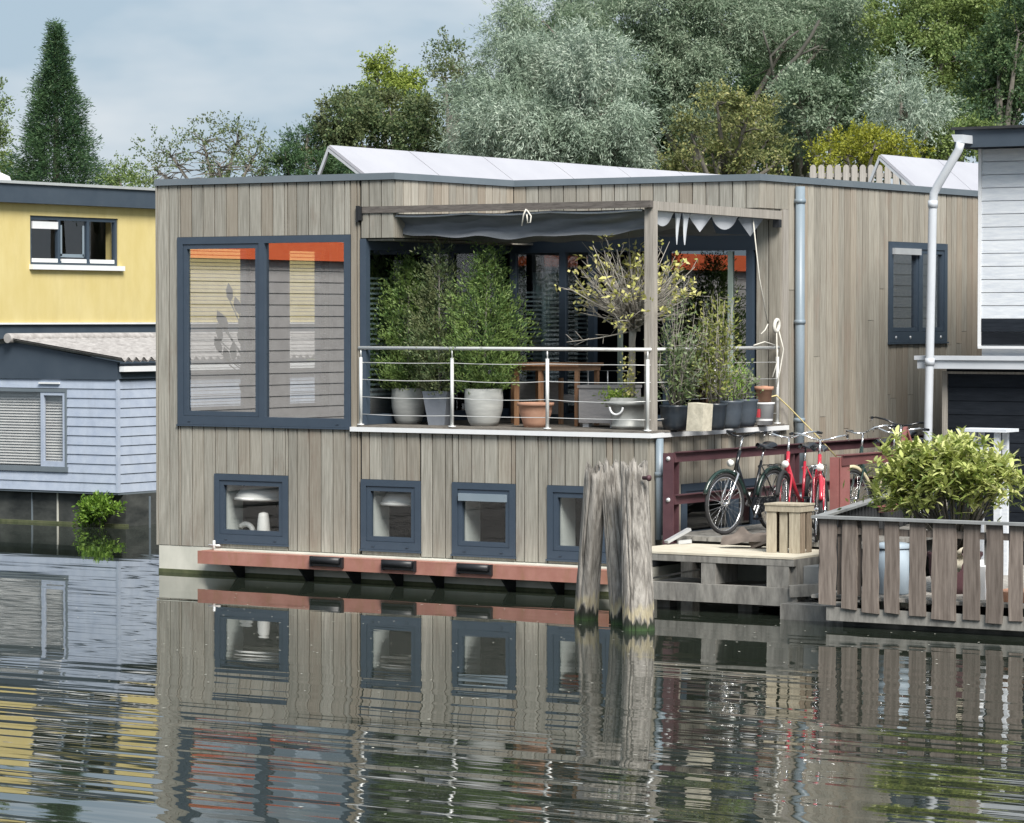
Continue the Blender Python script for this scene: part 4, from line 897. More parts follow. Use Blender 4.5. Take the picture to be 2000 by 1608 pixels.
    MB().lathe([(0, -.05), (.03, -.04), (.042, .0), (.04, .012), (0, .022)], hl, 12, M4=hd.to_track_quat('Z', 'Y').to_matrix().to_4x4()).build('headlight', m_lamp, t)
    MB().bar(bb+Vector((-.15, .05, .0)), (bb.x-.3, .16, .02), .015, .015).build('kickstand', m_chrome, t)
    return t
fb_ = on(0, 7.66, 1408, 1043)
bicycle('black step-through bicycle nearest the house wall, front wheel turned outwards', (7.64, .52, WZ), -90, -10, m_bblk, m_bgrn, lean=-3, bar='blk')
bicycle('red bicycle behind the crate with its frame tube slanting right', (8.36, .62, WZ), -82, 8, m_bred, m_tyre, lean=4)
bicycle('bright red bicycle facing straight out beside the fence corner', (9.02, .10, WZ), -62, 3, m_bred, m_bred, lean=-2)
bicycle('dark bicycle with a cream mudguard behind the short red barrier', (8.42, 2.25, WZ), -86, -12, m_bgrn, m_cream, lean=3)
bicycle('slim black bicycle squeezed in right of the cream mudguard', (8.70, 2.42, WZ), -88, 6, m_bblk, m_bblk, lean=1)
bicycle('black bicycle with the highest wide black handlebar at the back right', (8.36, 3.35, WZ+.06), -72, 12, m_bblk, m_bblk, bar_w=.34, bar='blk', lean=-2)

# ================================================================= RIGHT DECK WITH FENCE
DZ = .315
FA = Vector((10.12, -2.0, 0)); dk = thing('deck', 'low grey plank deck behind the brown fence at lower right', 'deck', (12, 0, 0))
for i in range(38):
    x = 10.0+i*.118
    piece('plank', m_deck2, dk, x, -1.92, DZ-.035, x+.108, 2.9, DZ)
MB().box(10.2, -1.98, .065, 14.6, -1.93, .20).build('beam', m_dock, dk)
for x in (10.5, 12.2, 14): MB().box(x, -1.5, -1, x+.2, -1.3, DZ-.04).build('pile', m_dock, dk)
MB().box(10.3, -1.80, -.3, 14.5, 2.7, .06).build('float', m_quay, dk)
fn = thing('fence', 'low brown fence of uneven upright planks with a grey cap rail', 'fence', (12, -2, 0))
cuts = [(1601, 1655), (1665, 1705), (1684, 1716), (1727, 1757), (1771, 1805), (1815, 1863), (1880, 1911), (1925, 1959), (1970, 2003)]
cuts = [(1600, 1634), (1644, 1674), (1684, 1716), (1728, 1757), (1776, 1808), (1820, 1868), (1881, 1914), (1926, 1960), (1970, 1998)]
dz_ = [.23, .20, .17, .18, .16, .14, .15, .13, .16]
def plank(x0, x1, z0, z1, y):
    n = 6; wob = [random.uniform(-.008, .008) for _ in range(2*n+2)]
    L_ = [(x0+wob[i]+.004*i/n, y, z0+(z1-z0)*i/n) for i in range(n+1)]; R_ = [(x1+wob[n+1+i]-.004, y, z0+random.uniform(-.015, .015)*(i == 0)+(z1-z0)*i/n) for i in range(n, -1, -1)]
    MB().prism(L_+R_, (random.uniform(-.004, .004), .022, 0)).build('plank', m_fence, fn)
for (a, b), z in zip(cuts, dz_):
    plank(on(1, -2.0, a, 1100).x, on(1, -2.0, b, 1100).x, z, 1.095, -2.0-random.uniform(.0, .012))
x = 12.45
while x < 14.5: plank(x, x+.17, .15+random.uniform(-.02, .02), 1.095, -2.01); x += .25
for a, b in ((1636, 1648), (1672, 1682)): 
    plank(on(1, -1.95, a, 1100).x, on(1, -1.95, b, 1100).x, .33, 1.09, -1.95)
for z in (.98,): MB().box(10.12, -1.974, z-.035, 14.5, -1.955, z+.035).build('cross_rail', m_fence, fn)
MB().box(10.06, -2.05, 1.098, 14.6, -1.93, 1.126).build('cap_rail', m_fcap, fn)
E1 = on(2, 1.11, 1782, 953); E1.z = 0; dirv = (E1-FA).normalized()
MB().bar(Vector((10.10, -1.93, 1.11))+dirv*.02, E1+Vector((0, 0, 1.11)), .11, .026).build('cap_rail', m_fcap, fn)
k = .08; ln = (E1-FA).length
while k < ln-.1:
    p = FA+dirv*k; q = FA+dirv*(k+.13); MB().bar(p+Vector((0, 0, .71)), q+Vector((0, 0, .71)), .02, .76).build('plank', m_winter, fn); k += .2
# shrub in a brown pot on the deck
SX, SY = on(1, -.95, 1865, 1050).x, -.95
sh = thing('potted_rhododendron', 'broad yellow green shrub with long leaves in a brown pot behind the fence', 'shrub', (SX, SY, DZ))
pot_round(sh, SX, SY, DZ, G(.55, .42), m_rail_red); s = MB(); tips = []
cen = on(1, SY, 1853, 930)
for k in range(80):
    a = random.uniform(0, 6.28); r = random.uniform(.05, 1)**.5; ex = cen.x+.68*r*math.cos(a); ey = SY+.55*r*math.sin(a)
    ez = cen.z-.08+.40*math.sqrt(max(0, 1-r*r))*random.uniform(.55, 1.05)-.10*r+.10*random.random()
    b_ = Vector((SX+.04*math.cos(a), SY+.04*math.sin(a), DZ+.4)); e_ = Vector((ex, ey, ez)); m_ = b_.lerp(e_, .55)+Vector((0, 0, -.05)); s.tube([b_, m_, e_], [.013, .009, .004], 5)
    tips.append(e_)
    for q in range(5): tips.append(e_+Vector((random.gauss(0, .12), random.gauss(0, .11), random.gauss(-.06, .10))))
for q in range(60): a = random.uniform(0, 6.28); tips.append(Vector((cen.x+.62*math.cos(a)*random.random()**.5, SY-.1+.4*math.sin(a), cen.z+random.uniform(-.30, .05))))
for q in range(14): tips.append(Vector((cen.x-.42+random.gauss(0, .06), SY-.3, cen.z-.25+random.gauss(0, .06))))
s.build('stems', m_bark, sh)
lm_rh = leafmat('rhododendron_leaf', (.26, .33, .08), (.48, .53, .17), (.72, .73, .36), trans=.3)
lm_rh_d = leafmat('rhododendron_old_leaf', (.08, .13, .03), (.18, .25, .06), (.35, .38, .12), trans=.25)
RL = []
for k in range(6):
    l, w = .10+.010*k, .015+.0015*k
    b = MB().add([(0, 0, 0), (l*.35, w, .008), (l*.75, w*.8, .004), (l, 0, -.012), (l*.75, -w*.8, .004), (l*.35, -w, .008), (l*.5, 0, -.002)], [(0, 6, 1), (1, 6, 2), (2, 6, 3), (3, 6, 4), (4, 6, 5), (5, 6, 0)])
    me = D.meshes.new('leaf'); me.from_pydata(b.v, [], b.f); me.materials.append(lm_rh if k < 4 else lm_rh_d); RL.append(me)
toward = (CAM-cen).normalized()
tips.sort(key=lambda p: -(p-cen).dot(toward)-.6*(p.z-cen.z)); cnt = 0; far_l = []
for ti, p in enumerate(tips):
    a0 = random.uniform(0, 6.28); nl = 9
    for q in range(nl):
        e_ = (random.uniform(-.5, .5), random.uniform(-1.15, .35), a0+q*6.28/nl+random.uniform(-.3, .3)); c = p+Vector((random.gauss(0, .015), random.gauss(0, .015), random.gauss(0, .015)))
        if cnt < 298 and q % 3 == 0:
            o = D.objects.new('leaf', random.choice(RL)); COL.objects.link(o); o.parent = sh; o.location = c-Vector((SX, SY, DZ)); o.rotation_euler = e_; cnt += 1
        else: far_l.append((c, e_))
A = []
for c, e_ in far_l:
    Mx = Matrix.Rotation(e_[2], 3, 'Z') @ Matrix.Rotation(e_[1], 3, 'Y'); l = random.uniform(.09, .145); w = l*.165
    A.append([tuple(c+Mx @ Vector(v)) for v in ((0, 0, 0), (l*.35, w, .008), (l*.8, w*.7, 0), (l, 0, -.01), (l*.8, -w*.7, 0), (l*.35, -w, .008))])
tag(fast_mesh('dense_leaves', np.array(A), 6, lm_rh, sh), kind='stuff')
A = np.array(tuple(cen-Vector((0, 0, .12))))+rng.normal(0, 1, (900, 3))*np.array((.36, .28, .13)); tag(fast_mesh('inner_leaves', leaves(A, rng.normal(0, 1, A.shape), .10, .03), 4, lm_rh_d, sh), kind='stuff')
# bin, can, white stand, litter on the deck
bxx = on(1, -1.45, 1744, 1080).x
bi = thing('dustbin', 'pale blue grey dustbin with a lid standing behind the fence planks', 'dustbin', (bxx, -1.45, DZ))
MB().lathe([(0, 0), (.155, 0), (.165, .02), (.165, .47), (.15, .47)], (bxx, -1.45, DZ), 28).build('body', m_bin, bi); MB().lathe([(.18, 0), (.182, .04), (.12, .055), (0, .06)], (bxx, -1.45, DZ+.472), 28).build('lid', m_bin, bi)
MB().torus((bxx-.12, -1.60, DZ+.36), (0, -.3, 1), (.3, -1, 0), .03, .008, 10, 5).build('handle', m_black, bi)
jx = on(1, -1.5, 1918, 1075).x
jc = thing('jerrycan', 'white plastic can standing right of the shrub pot behind the fence', 'can', (jx, -1.5, DZ))
MB().box(jx-.07, -1.58, DZ, jx+.07, -1.38, DZ+.33).build('body', m_white, jc); MB().lathe([(.035, 0), (.03, .06), (0, .06)], (jx-.02, -1.48, DZ+.331), 12).build('cap', m_white, jc)
pw = on(1, -1.6, 1868, 1065).x
o = MB().grid(lambda u, v: (pw+.14*(u-.5), -1.6+.03*math.sin(v*9+u*4), DZ+.28+.22*v+.02*math.sin(u*8)), 6, 8).build('paper_bag', m_docktop); tag(o, 'crumpled pale paper bag showing between two fence planks', 'bag')
MB().box(jx+.18, -1.7, DZ+.001, jx+.6, -1.2, DZ+.1).build('brick_stack', m_terra); tag(D.objects['brick_stack'], 'low reddish block on the deck right of the white can', 'block')
wx0, wx1 = on(1, 1.2, 1893, 900).x, on(1, 1.2, 1941, 900).x
ws = thing('plant_stand', 'weathered white timber stand rising behind the yellow green shrub', 'stand', ((wx0+wx1)/2, 1.2, DZ))
zt_ = on(1, 1.2, 1930, 838).z
for x in (wx0, wx1): MB().prism([(x, 1.2, DZ), (x+.09, 1.2, DZ), (x+.06, 1.2, zt_-.035), (x, 1.2, zt_-.035)], (0, .05, 0)).build('leg', m_wside, ws)
MB().box(wx0-.12, 1.15, zt_-.034, wx1+.16, 1.5, zt_).build('top', m_wside, ws); MB().box(wx0+.06, 1.21, zt_-.24, wx1, 1.24, zt_-.20).build('rail', m_wside, ws)
for x in (wx0, wx1): MB().box(x, 1.42, DZ, x+.06, 1.47, zt_-.035).build('leg', m_wside, ws)
MB().bar((9.95, .35, 1.28), (10.6, -.2, 1.42), .05, .03).build('loose_pole', m_alu); tag(D.objects['loose_pole'], 'pale metal bar sticking out from the left side of the shrub', 'bar')

# ================================================================= RIGHT HOUSE
RY = 4.0
xl = on(1, RY, 1845, 800).x; xu = on(1, RY+.35, 1912, 500).x; zl = on(1, RY, 1900, 726).z
rh = thing('boathouse', 'white boarded house at the right edge with a black roof edge and black lower wall', 'house', (12, 8, 0))
MB().box(xl, RY+.05, .2, 16, 14, zl+.1).build('lower_wall', m_interior, rh)
MB().box(xu+.02, RY+.40, zl+.13, 16, 14, 5.0).build('upper_wall', m_wside, rh)
k = .35
while k < zl-.02: 
    piece('black_board', m_dside, rh, xl+.03, RY+.025, k, 16, RY+.049, min(k+.155, zl)); k += .163
MB().box(xl-.03, RY-.005, .4, xl+.028, RY+.06, zl).build('corner_post', m_post, rh)
MB().box(xl+.029, RY-.0, zl-.028, 16, RY+.05, zl-.001).build('lintel', m_post, rh)
z0_ = on(1, RY+.35, 1950, 674).z; z1_ = on(1, RY+.35, 1950, 290).z
k = z0_; hb_ = (z1_-z0_)/15.0; i = 0
while k < z1_-.02:
    piece('board', m_dside if i < 2 else m_wside, rh, xu+.03, RY+.36-random.uniform(0, .006), k+.004, 16, RY+.395, k+hb_-.004); k += hb_; i += 1
for j in range(60):
    z = z0_+(j % 15)*hb_
    if j//15 == 0: piece('side_board', m_wside, rh, xu, RY+.42, z+.004, xu+.018, 14, z+hb_-.006)
MB().box(xu-.012, RY+.345, z0_-.04, xu+.028, RY+.415, z1_).build('corner_board', m_white, rh)
MB().box(xu+.0, RY+.33, z0_-.045, 16, RY+.358, z0_-.012).build('drip_board', m_white, rh)
MB().box(xl-.05, RY-.12, zl+.101, 16, RY+.42, zl+.17).build('flat_roof', m_winter, rh)
gx0 = on(1, RY-.2, 1787, 700).x; zg0, zg1 = on(1, RY-.2, 1800, 720).z, on(1, RY-.2, 1800, 695).z
gt = MB().box(gx0+.03, RY-.20, zg0, 16, RY-.02, zg1-.05).box(gx0, RY-.225, zg1-.049, 16, RY-.01, zg1).build('gutter_beam', m_wpipe, rh)
ft0 = on(1, RY, 1900, 250).z; 
MB().box(xu-.16, RY, z1_+.002, 16, RY+.06, ft0-.02).box(xu-.16, RY+.06, z1_+.002, xu-.11, 14, ft0-.02).build('fascia', m_navy, rh)
MB().box(xu-.19, RY-.05, ft0-.019, 16, 14.1, ft0+.012).build('roof', m_winter, rh)
def q(px, py): return on(1, RY-.28, px, py)
MB().prism([q(1858, 263), q(1880, 263), q(1880, 279), q(1864, 277)], (0, .5, 0)).build('gutter_end', m_wpipe, rh)
pts = [q(1876, 279), q(1873, 292), q(1832, 362), q(1824, 378), q(1822, 400), q(1812, 880), q(1811, 960)]
dpw = MB().tube(pts, .050, 14).build('downpipe', m_wpipe, rh)
for py in (392, 700): MB().tube([q(1822 if py < 500 else 1816, py), q(1822 if py < 500 else 1816, py+14)], .058, 14).build('collar', m_wpipe, dpw)

# ================================================================= LEFT NEIGHBOURS
# yellow house: its right wall, parallel to Y
YX = -13.4
yh = thing('yellow_house', 'yellow rendered flat roofed house with a dark blue roof edge at the left', 'house', (YX-3, 16, 0))
a0 = on(0, YX, -60, 500).y; a1 = on(0, YX, 640, 500).y
zT = on(0, YX, 150, 366).z; zF = on(0, YX, 150, 402).z; zB = on(0, YX, 150, 630).z
wy0, wy1 = on(0, YX, 59, 470).y, on(0, YX, 231, 470).y; wz0, wz1 = on(0, YX, 140, 518).z, on(0, YX, 140, 424).z
core = MB(); slabs_y(a0-2, a1+1.5, zB, zF, YX-.3, YX, [(wy0, wy1, wz0, wz1)]); core.box(YX-7, a0-2, zB, YX-.3, a0-1.8, zF).box(YX-7, a1+1.3, zB, YX-.3, a1+1.5, zF)
core.build('wall', m_yellow, yh)
MB().box(YX-7, a0-2, .2, YX-.02, a1+1.5, zB-.035).build('lower_wall', m_navy, yh)
MB().box(YX-.3, a0-2, zB-.034, YX+.03, a1+1.5, zB-.002).build('trim', m_white, yh)
MB().box(YX-7, a0-2.1, zF+.001, YX+.16, a1+1.6, zT).build('fascia', m_navy, yh)
MB().box(YX-7.05, a0-2.15, zT+.001, YX+.20, a1+1.65, zT+.05).build('roof_edge', m_alu, yh)
MB().box(YX-1.6, a0, zB, YX-1.5, a1, zF).build('inner_wall', m_interior, yh)
f = MB(); fw = .07; n1, n2 = wy0+(wy1-wy0)*.335, wy0+(wy1-wy0)*.665
for z in ((wz0, wz0+fw), (wz1-fw, wz1)): f.box(YX-.1, wy0, z[0], YX-.03, wy1, z[1])
for y in (wy0, n1-fw/2, n2-fw/2, wy1-fw): f.box(YX-.1, y, wz0+fw, YX-.03, y+fw, wz1-fw)
wf = f.build('window', m_frame, yh)
for y0_, y1_ in ((wy0+fw, n1-fw/2), (n1+fw/2, n2-fw/2), (n2+fw/2, wy1-fw)): MB().box(YX-.07, y0_, wz0+fw, YX-.064, y1_, wz1-fw).build('pane', m_glass_s, wf)
MB().box(YX-.062, wy0+fw+.02, wz1-fw-.16, YX-.02, n1-fw/2, wz1-fw-.03).build('shutter_box', m_white, wf)
for y0_, y1_ in ((wy0+fw, n1-.05), (n1+.06, n2-.06), (n2+.05, wy1-fw-.02)): MB().box(YX-.063, y0_, wz0+fw-.03, YX-.02, y1_, wz0+fw+.04).build('inner_sill', m_white, wf)
g_ = n1+fw/2; MB().box(YX-.062, g_+.03, wz0+.16, YX-.05, g_+.07, wz1-.15).box(YX-.062, n2-fw/2-.10, wz0+.16, YX-.05, n2-fw/2-.05, wz1-.15).box(YX-.062, g_+.03, wz0+.14, YX-.05, n2-.1, wz0+.2).build('sash', m_pipe, wf)
MB().box(YX+.0, wy0-.03, wz0-.09, YX+.08, wy1+.1, wz0-.002).build('sill', m_white, wf)
# roof dome
MB().lathe([(.4, 0), (.36, .1), (.2, .17), (0, .2)], (YX-.6, a0+1.2, zT+.05), 18).build('roof_dome', m_white, yh)

# pale blue boat shed
SYF = 6.45; sxr = on(1, SYF, 230, 850).x; apx = on(1, SYF, 28, 660); zeave = on(1, SYF, 230, 742).z; zsb = on(1, SYF, 200, 962).z
hwid = sxr-apx.x+.05; sxl = apx.x-hwid
bs = thing('boat_shed', 'low pale blue boarded houseboat with a corrugated grey roof at the left', 'houseboat', ((sxl+sxr)/2, SYF+3, 0))
win = (on(1, SYF, -75, 840).x, on(1, SYF, 132, 840).x, on(1, SYF, 100, 915).z, on(1, SYF, 100, 762).z)
nb = 12; hbd = (zeave-zsb)/nb
for i in range(nb):
    z = zsb+i*hbd
    for p, qx, a, b in [r for r in cut([win], sxl, win[0], z, z+hbd)+cut([win], win[0], win[1], z, z+hbd)+cut([win], win[1], sxr, z, z+hbd)]:
        MB().prism([(p, SYF-.016, a+.002), (p, SYF-.002, b-.002), (p, SYF+.03, b-.002), (p, SYF+.03, a+.002)], (qx-p, 0, 0)).build('board', m_blueside, bs)
    MB().prism([(sxr+.016, SYF+.04, z+.002), (sxr+.002, SYF+.04, z+hbd-.002), (sxr-.03, SYF+.04, z+hbd-.002), (sxr-.03, SYF+.04, z+.002)], (0, 14.8, 0)).build('board', m_blueside, bs)
MB().box(sxr-.02, SYF-.02, zsb, sxr+.02, SYF+.038, zeave).build('corner_board', m_blueside, bs)
core = MB(); slabs_x(sxl, sxr-.03, zsb, zeave, SYF+.031, SYF+.1, [win]); core.box(sxl, SYF+14.8, zsb, sxr, SYF+14.9, zeave+.3).box(sxr-.12, SYF+.1, zsb, sxr-.031, SYF+14.8, zeave).box(sxl, SYF+.1, zsb, sxl+.1, SYF+14.8, zeave).box(sxl, SYF+1.2, zsb, sxr-.12, SYF+1.25, zeave)
core.build('wall', m_interior, bs)
zap = apx.z-.12
e2 = on(1, SYF-.03, 230, 708).z
gb = MB().prism([(sxl, SYF-.03, zeave), (sxr+.02, SYF-.03, zeave), (sxr+.02, SYF-.03, e2), (apx.x, SYF-.03, zap+.06), (sxl, SYF-.03, e2)], (0, .06, 0)).build('gable_board', m_navy, bs)
MB().box(sxr+.021, SYF, zeave+.01, sxr+.05, SYF+14.8, e2-.02).build('eave_board', m_navy, bs)
def corr(side):
    def fn(u, v):
        y = SYF-.12+15*u; x0_ = apx.x; x1_ = apx.x+side*(hwid+.10); z1__ = e2-.03
        z = zap+.10+(z1__-zap-.02)*v+.028*math.sin(2*math.pi*y/.18); return (x0_+(x1_-x0_)*v, y, z)
    m = MB().grid(fn, 520, 6)
    m.grid(lambda u, v: tuple(a-b for a, b in zip(fn(u, v), (0, 0, .02))), 520, 6)
    m.build('roof_sheet', m_corr, bs)
corr(1); corr(-1)
MB().tube([(apx.x, SYF-.16+i*.9, zap+.115) for i in range(17)], .075, 12).build('ridge_cap', m_corr, bs)
gt_ = MB().box(sxr+.052, SYF-.02, e2-.14, sxr+.14, SYF+14.8, e2-.06).build('gutter', m_white, bs)
f = MB(); x0_, x1_, z0_, z1_ = win; ms_ = on(1, SYF, 84, 840).x
f.box(x0_, SYF-.03, z0_-.05, x1_+.02, SYF+.03, z0_+.03).box(x0_, SYF-.03, z1_-.03, x1_, SYF+.03, z1_+.02).box(x0_, SYF-.03, z0_+.03, x0_+.04, SYF+.03, z1_-.03).box(x1_-.03, SYF-.03, z0_+.03, x1_, SYF+.03, z1_-.03)
wf = f.build('window', m_coping, bs)
MB().box(ms_-.03, SYF-.02, z0_+.03, ms_+.03, SYF+.03, z1_-.03).box(x1_-.08, SYF-.02, z0_+.03, x1_-.03, SYF+.03, z1_-.03).box(ms_+.03, SYF-.02, z0_+.03, x1_-.08, SYF+.03, z0_+.11).box(ms_+.03, SYF-.02, z1_-.08, x1_-.08, SYF+.03, z1_-.03).build('sash', m_blueside, wf)
MB().box(x0_+.04, SYF+.0, z0_+.03, ms_-.03, SYF+.006, z1_-.03).box(ms_+.03, SYF+.01, z0_+.11, x1_-.08, SYF+.016, z1_-.08).build('pane', m_glass_s, wf)
s = MB(); k = z0_+.05
while k < z1_-.05: s.prism([(x0_+.04, SYF+.06, k), (x0_+.04, SYF+.085, k+.041), (x0_+.04, SYF+.088, k+.041), (x0_+.04, SYF+.063, k)], (x1_-x0_-.1, 0, 0)); k += .043
s.build('blind', m_blind, wf)
MB().box(on(1, SYF, 79, 748).x, SYF-.05, zeave-.075, on(1, SYF, 119, 748).x, SYF-.017, zeave-.05).build('vent', m_white, bs)
MB().box(sxl, SYF-.0, zsb-.03, sxr+.01, SYF+14.8, zsb-.002).build('base_trim', m_coping, bs)
MB().box(sxl-.2, SYF+.12, -.6, sxr+.05, SYF+15, zsb-.03).build('hull', m_quay, bs); MB().box(sxl-.2, SYF+.05, -.1, sxr+.1, SYF+.13, .035).build('waterline', m_algae, bs)
for px_ in (62, 112, 292):
    x = on(1, SYF+.1, px_, 1000).x; MB().box(x-.012, SYF+.10, 0, x+.012, SYF+.118, zsb-.04).build('drain_streak', m_conc if px_ == 112 else m_coping, bs)
MB().box(sxl, SYF+.1, .0, sxl+.01, SYF+.11, .01).build('hull_edge', m_quay, bs)
gc = on(1, SYF-.15, 192, 1000)
o = thing('water_shrub', 'bright green bush growing at the waterline under the pale blue shed', 'shrub', (gc.x, gc.y, 0))
P, A, _t = crown_pts([(gc.x-.06, gc.y, .20, .28, .22, .20), (gc.x+.12, gc.y, .28, .20, .18, .16), (gc.x-.18, gc.y-.05, .24, .14, .14, .14)], 2600, 8, .3, .045, 0, .08)
P[:, 2] = np.maximum(P[:, 2], .02); fast_mesh('foliage', leaves(P, A+np.array((0, 0, .3)), .065, .03), 4, leafmat('fresh_leaf', (.06, .13, .015), (.14, .26, .03), (.28, .42, .08)), o)
MB().tube([(gc.x, gc.y+.1, -.1), (gc.x, gc.y, .2)], [.03, .02], 6).tube([(gc.x, gc.y+.1, 0), (gc.x+.15, gc.y, .3)], [.02, .01], 6).build('stem', m_bark, o)

# bits of leaf and foam drifting on the water
P = np.stack([rng.uniform(-3, 14, 420), rng.uniform(-16, -1.2, 420), np.full(420, .006)], 1)
tag(fast_mesh('floating_specks', leaves(P, rng.normal(0, 1, P.shape)*np.array((1, 1, 0)), .035, .02, .0, np.array((0, 0, 1.))*np.ones((420, 1))*50), 4, m_conc), 'tiny pale specks of foam and leaf drifting on the dark canal water', None, None, 'stuff')

# houseboat moored off to the left of the picture, mirrored in the window glass: a sunlit wall facing +X
ox = -9.0
oh = thing('moored_house', 'grey boarded house with an orange roof edge, mirrored in the big window panes', 'house', (ox-3, -24, 0))
MB().box(ox-7, -44, -.2, ox-.03, -8.05, 4.12).build('wall', m_oside, oh)
for i in range(20):
    z = .15+i*.2
    MB().prism([(ox+.012, -44, z+.003), (ox-.003, -44, z+.195), (ox-.028, -44, z+.195), (ox-.028, -44, z+.003)], (0, 36, 0)).build('board', m_oside, oh)
MB().box(ox-7.1, -44.1, 4.13, ox+.15, -7.9, 4.47).build('roof_edge', m_orange, oh)

# ================================================================= TREES
def tree(name, label, dist, lobes, dens, lm, L_, Wd, k=10, sig=.16, shell=.45, droop=0., trunk=True, group='trees behind the houseboats', base_px=None, limbs=True, cat='tree', twigs=False, spray=.24):
    l3 = []
    for (px, py, rx, ry) in lobes:
        c = far(px, py, dist+random.uniform(-1.0, 1.0)); s_ = dist/FPX; l3.append((c.x, c.y, c.z, rx*s_, rx*s_, ry*s_))
    cx = sum(l[0] for l in l3)/len(l3); cy = sum(l[1] for l in l3)/len(l3); zb = 4.2
    if base_px: b = far(base_px, 600, dist); cx, cy = b.x, b.y
    t = thing(name, label, cat, (cx, cy, zb), group)
    area = sum(l[3]*l[5]*3.14 for l in l3); L_ *= .66; Wd *= .78; sig *= .7; n = int(area*dens*1.1/(.5*L_*Wd))
    k += 6; P, A, TW = crown_pts(l3, n, k, shell, sig, droop, spray)
    NR = A+np.array((0, 0, .35)); T = TW+rng.normal(0, .45, TW.shape)
    fast_mesh('crown', leaves(P, T, L_, Wd, .35, NR), 4, lm, t)
    m = MB(); zc_ = min(l[2]-l[5]*.5 for l in l3); H_ = max(l[2] for l in l3)-zb
    m.tube([(cx, cy, zb-.3), (cx+.05, cy, zb+H_*.35), (cx, cy, zb+H_*.75)], [.03*H_+.06, .022*H_+.04, .012*H_+.02], 8)
    if limbs:
        for l in l3:
            s0 = Vector((cx, cy, zb+H_*random.uniform(.2, .5))); e_ = Vector((l[0], l[1], l[2])); md = s0.lerp(e_, .5)+Vector((0, 0, .1*l[5]))
            m.tube([s0, md, e_], [.012*H_+.03, .01*H_+.02, .015], 6)
            for q in range(6 if not twigs else 26):
                d = Vector((random.gauss(0, 1), random.gauss(0, 1), random.gauss(.4, .8))).normalized(); r_ = random.uniform(.5, .95); q_ = e_.lerp(md, random.uniform(0, .6))
                m.tube([q_, q_+Vector((d.x*l[3]*r_*.6, d.y*l[4]*r_*.6, d.z*l[5]*r_*.6))+Vector((0, 0, .04)), q_+Vector((d.x*l[3], d.y*l[4], d.z*l[5]))*r_], [.02, .012, .005] if not twigs else [.014, .009, .004], 4)
    m.build('trunk', m_bark, t)
    return t
lm_fir = leafmat('fir', (.022, .06, .034), (.06, .125, .06), (.125, .20, .085), patch=(.085, .155, .065))
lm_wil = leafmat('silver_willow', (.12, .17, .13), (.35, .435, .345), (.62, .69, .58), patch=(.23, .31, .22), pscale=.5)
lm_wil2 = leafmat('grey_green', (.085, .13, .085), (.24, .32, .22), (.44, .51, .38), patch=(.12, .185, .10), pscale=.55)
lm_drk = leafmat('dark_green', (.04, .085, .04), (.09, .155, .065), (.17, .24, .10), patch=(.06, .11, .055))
lm_brn = leafmat('bronze_green', (.05, .09, .04), (.115, .17, .07), (.22, .255, .115), patch=(.145, .16, .075), pscale=.9)
lm_lim = leafmat('yellow_green', (.12, .18, .03), (.24, .31, .055), (.38, .44, .10))
lm_olv = leafmat('autumn_olive', (.09, .12, .04), (.23, .265, .09), (.44, .41, .17), patch=(.13, .15, .06), pscale=1.3)
lm_gld = leafmat('golden_shrub', (.14, .16, .015), (.26, .28, .025), (.40, .40, .06))
lm_mid = leafmat('mid_green', (.065, .12, .035), (.15, .225, .07), (.27, .34, .12), patch=(.21, .27, .08), pscale=.6)
# pointed conifer behind the yellow house
def spire(label, px, top, base, wpx, dist, lm):
    s_ = dist/FPX; b = far(px, base, dist); zt = far(px, top, dist).z; R0 = wpx*s_/2; zb = 4.2
    t = thing('conifer_tree', label, 'tree', (b.x, b.y, zb), None); m = 6200; Hh = zt-(b.z)
    h = rng.beta(.9, 1.5, m)*1.0; z = b.z-.9+(Hh+.9)*h
    fr_ = np.clip((zt-z)/(zt-b.z), 0, 1.5); a = rng.uniform(0, 2*np.pi, m)
    lay = 1+.22*np.sin(z*7+np.sin(a*3)*2.5)+.20*np.sin(a*5+z*3)+.12*np.sin(a*9-z*5)
    r = R0*np.interp(fr_, [0, .1, .17, .33, .5, .67, .83, 1, 1.5], [.01, .06, .11, .24, .40, .55, .74, .98, 1.1])*lay*rng.uniform(.12, 1.06, m)**.5
    d = np.stack([np.cos(a), np.sin(a), np.full(m, .12)], 1); c = np.stack([b.x+r*np.cos(a), b.y+r*np.sin(a), z], 1); kk = 9
    P = np.repeat(c, kk, 0)+rng.normal(0, .05, (m*kk, 3))+np.repeat(d, kk, 0)*rng.uniform(-.08, .15, (m*kk, 1))+np.array((0, 0, 1.))*rng.uniform(0, .05, (m*kk, 1))
    fast_mesh('crown', leaves(P, np.repeat(d, kk, 0)+np.array((0, 0, .15)), .11, .022, .5), 4, lm, t)
    MB().tube([(b.x, b.y, zb-.3), (b.x, b.y, zt-.1)], [.14, .01], 7).build('trunk', m_bark, t)
spire('tall pointed dark green conifer rising behind the yellow house', 110, 46, 350, 178, 76, lm_fir)
tree('broadleaf_tree', 'sparse light tree with open brownish twigs behind the roof left corner', 71, [(330, 300, 60, 34), (395, 270, 55, 36), (465, 268, 50, 34), (430, 320, 90, 34), (500, 300, 30, 40), (300, 330, 30, 22), (520, 330, 30, 30)], 1.0, lm_brn, .10, .05, 5, .10, .1, twigs=True, base_px=430)
tree('conifer_tree', 'feathery dark green conifer tip just left of the solar panels', 72, [(560, 325, 48, 38), (600, 295, 45, 50), (625, 330, 60, 45), (600, 262, 18, 30)], 4, lm_fir, .12, .03, 10, .10)
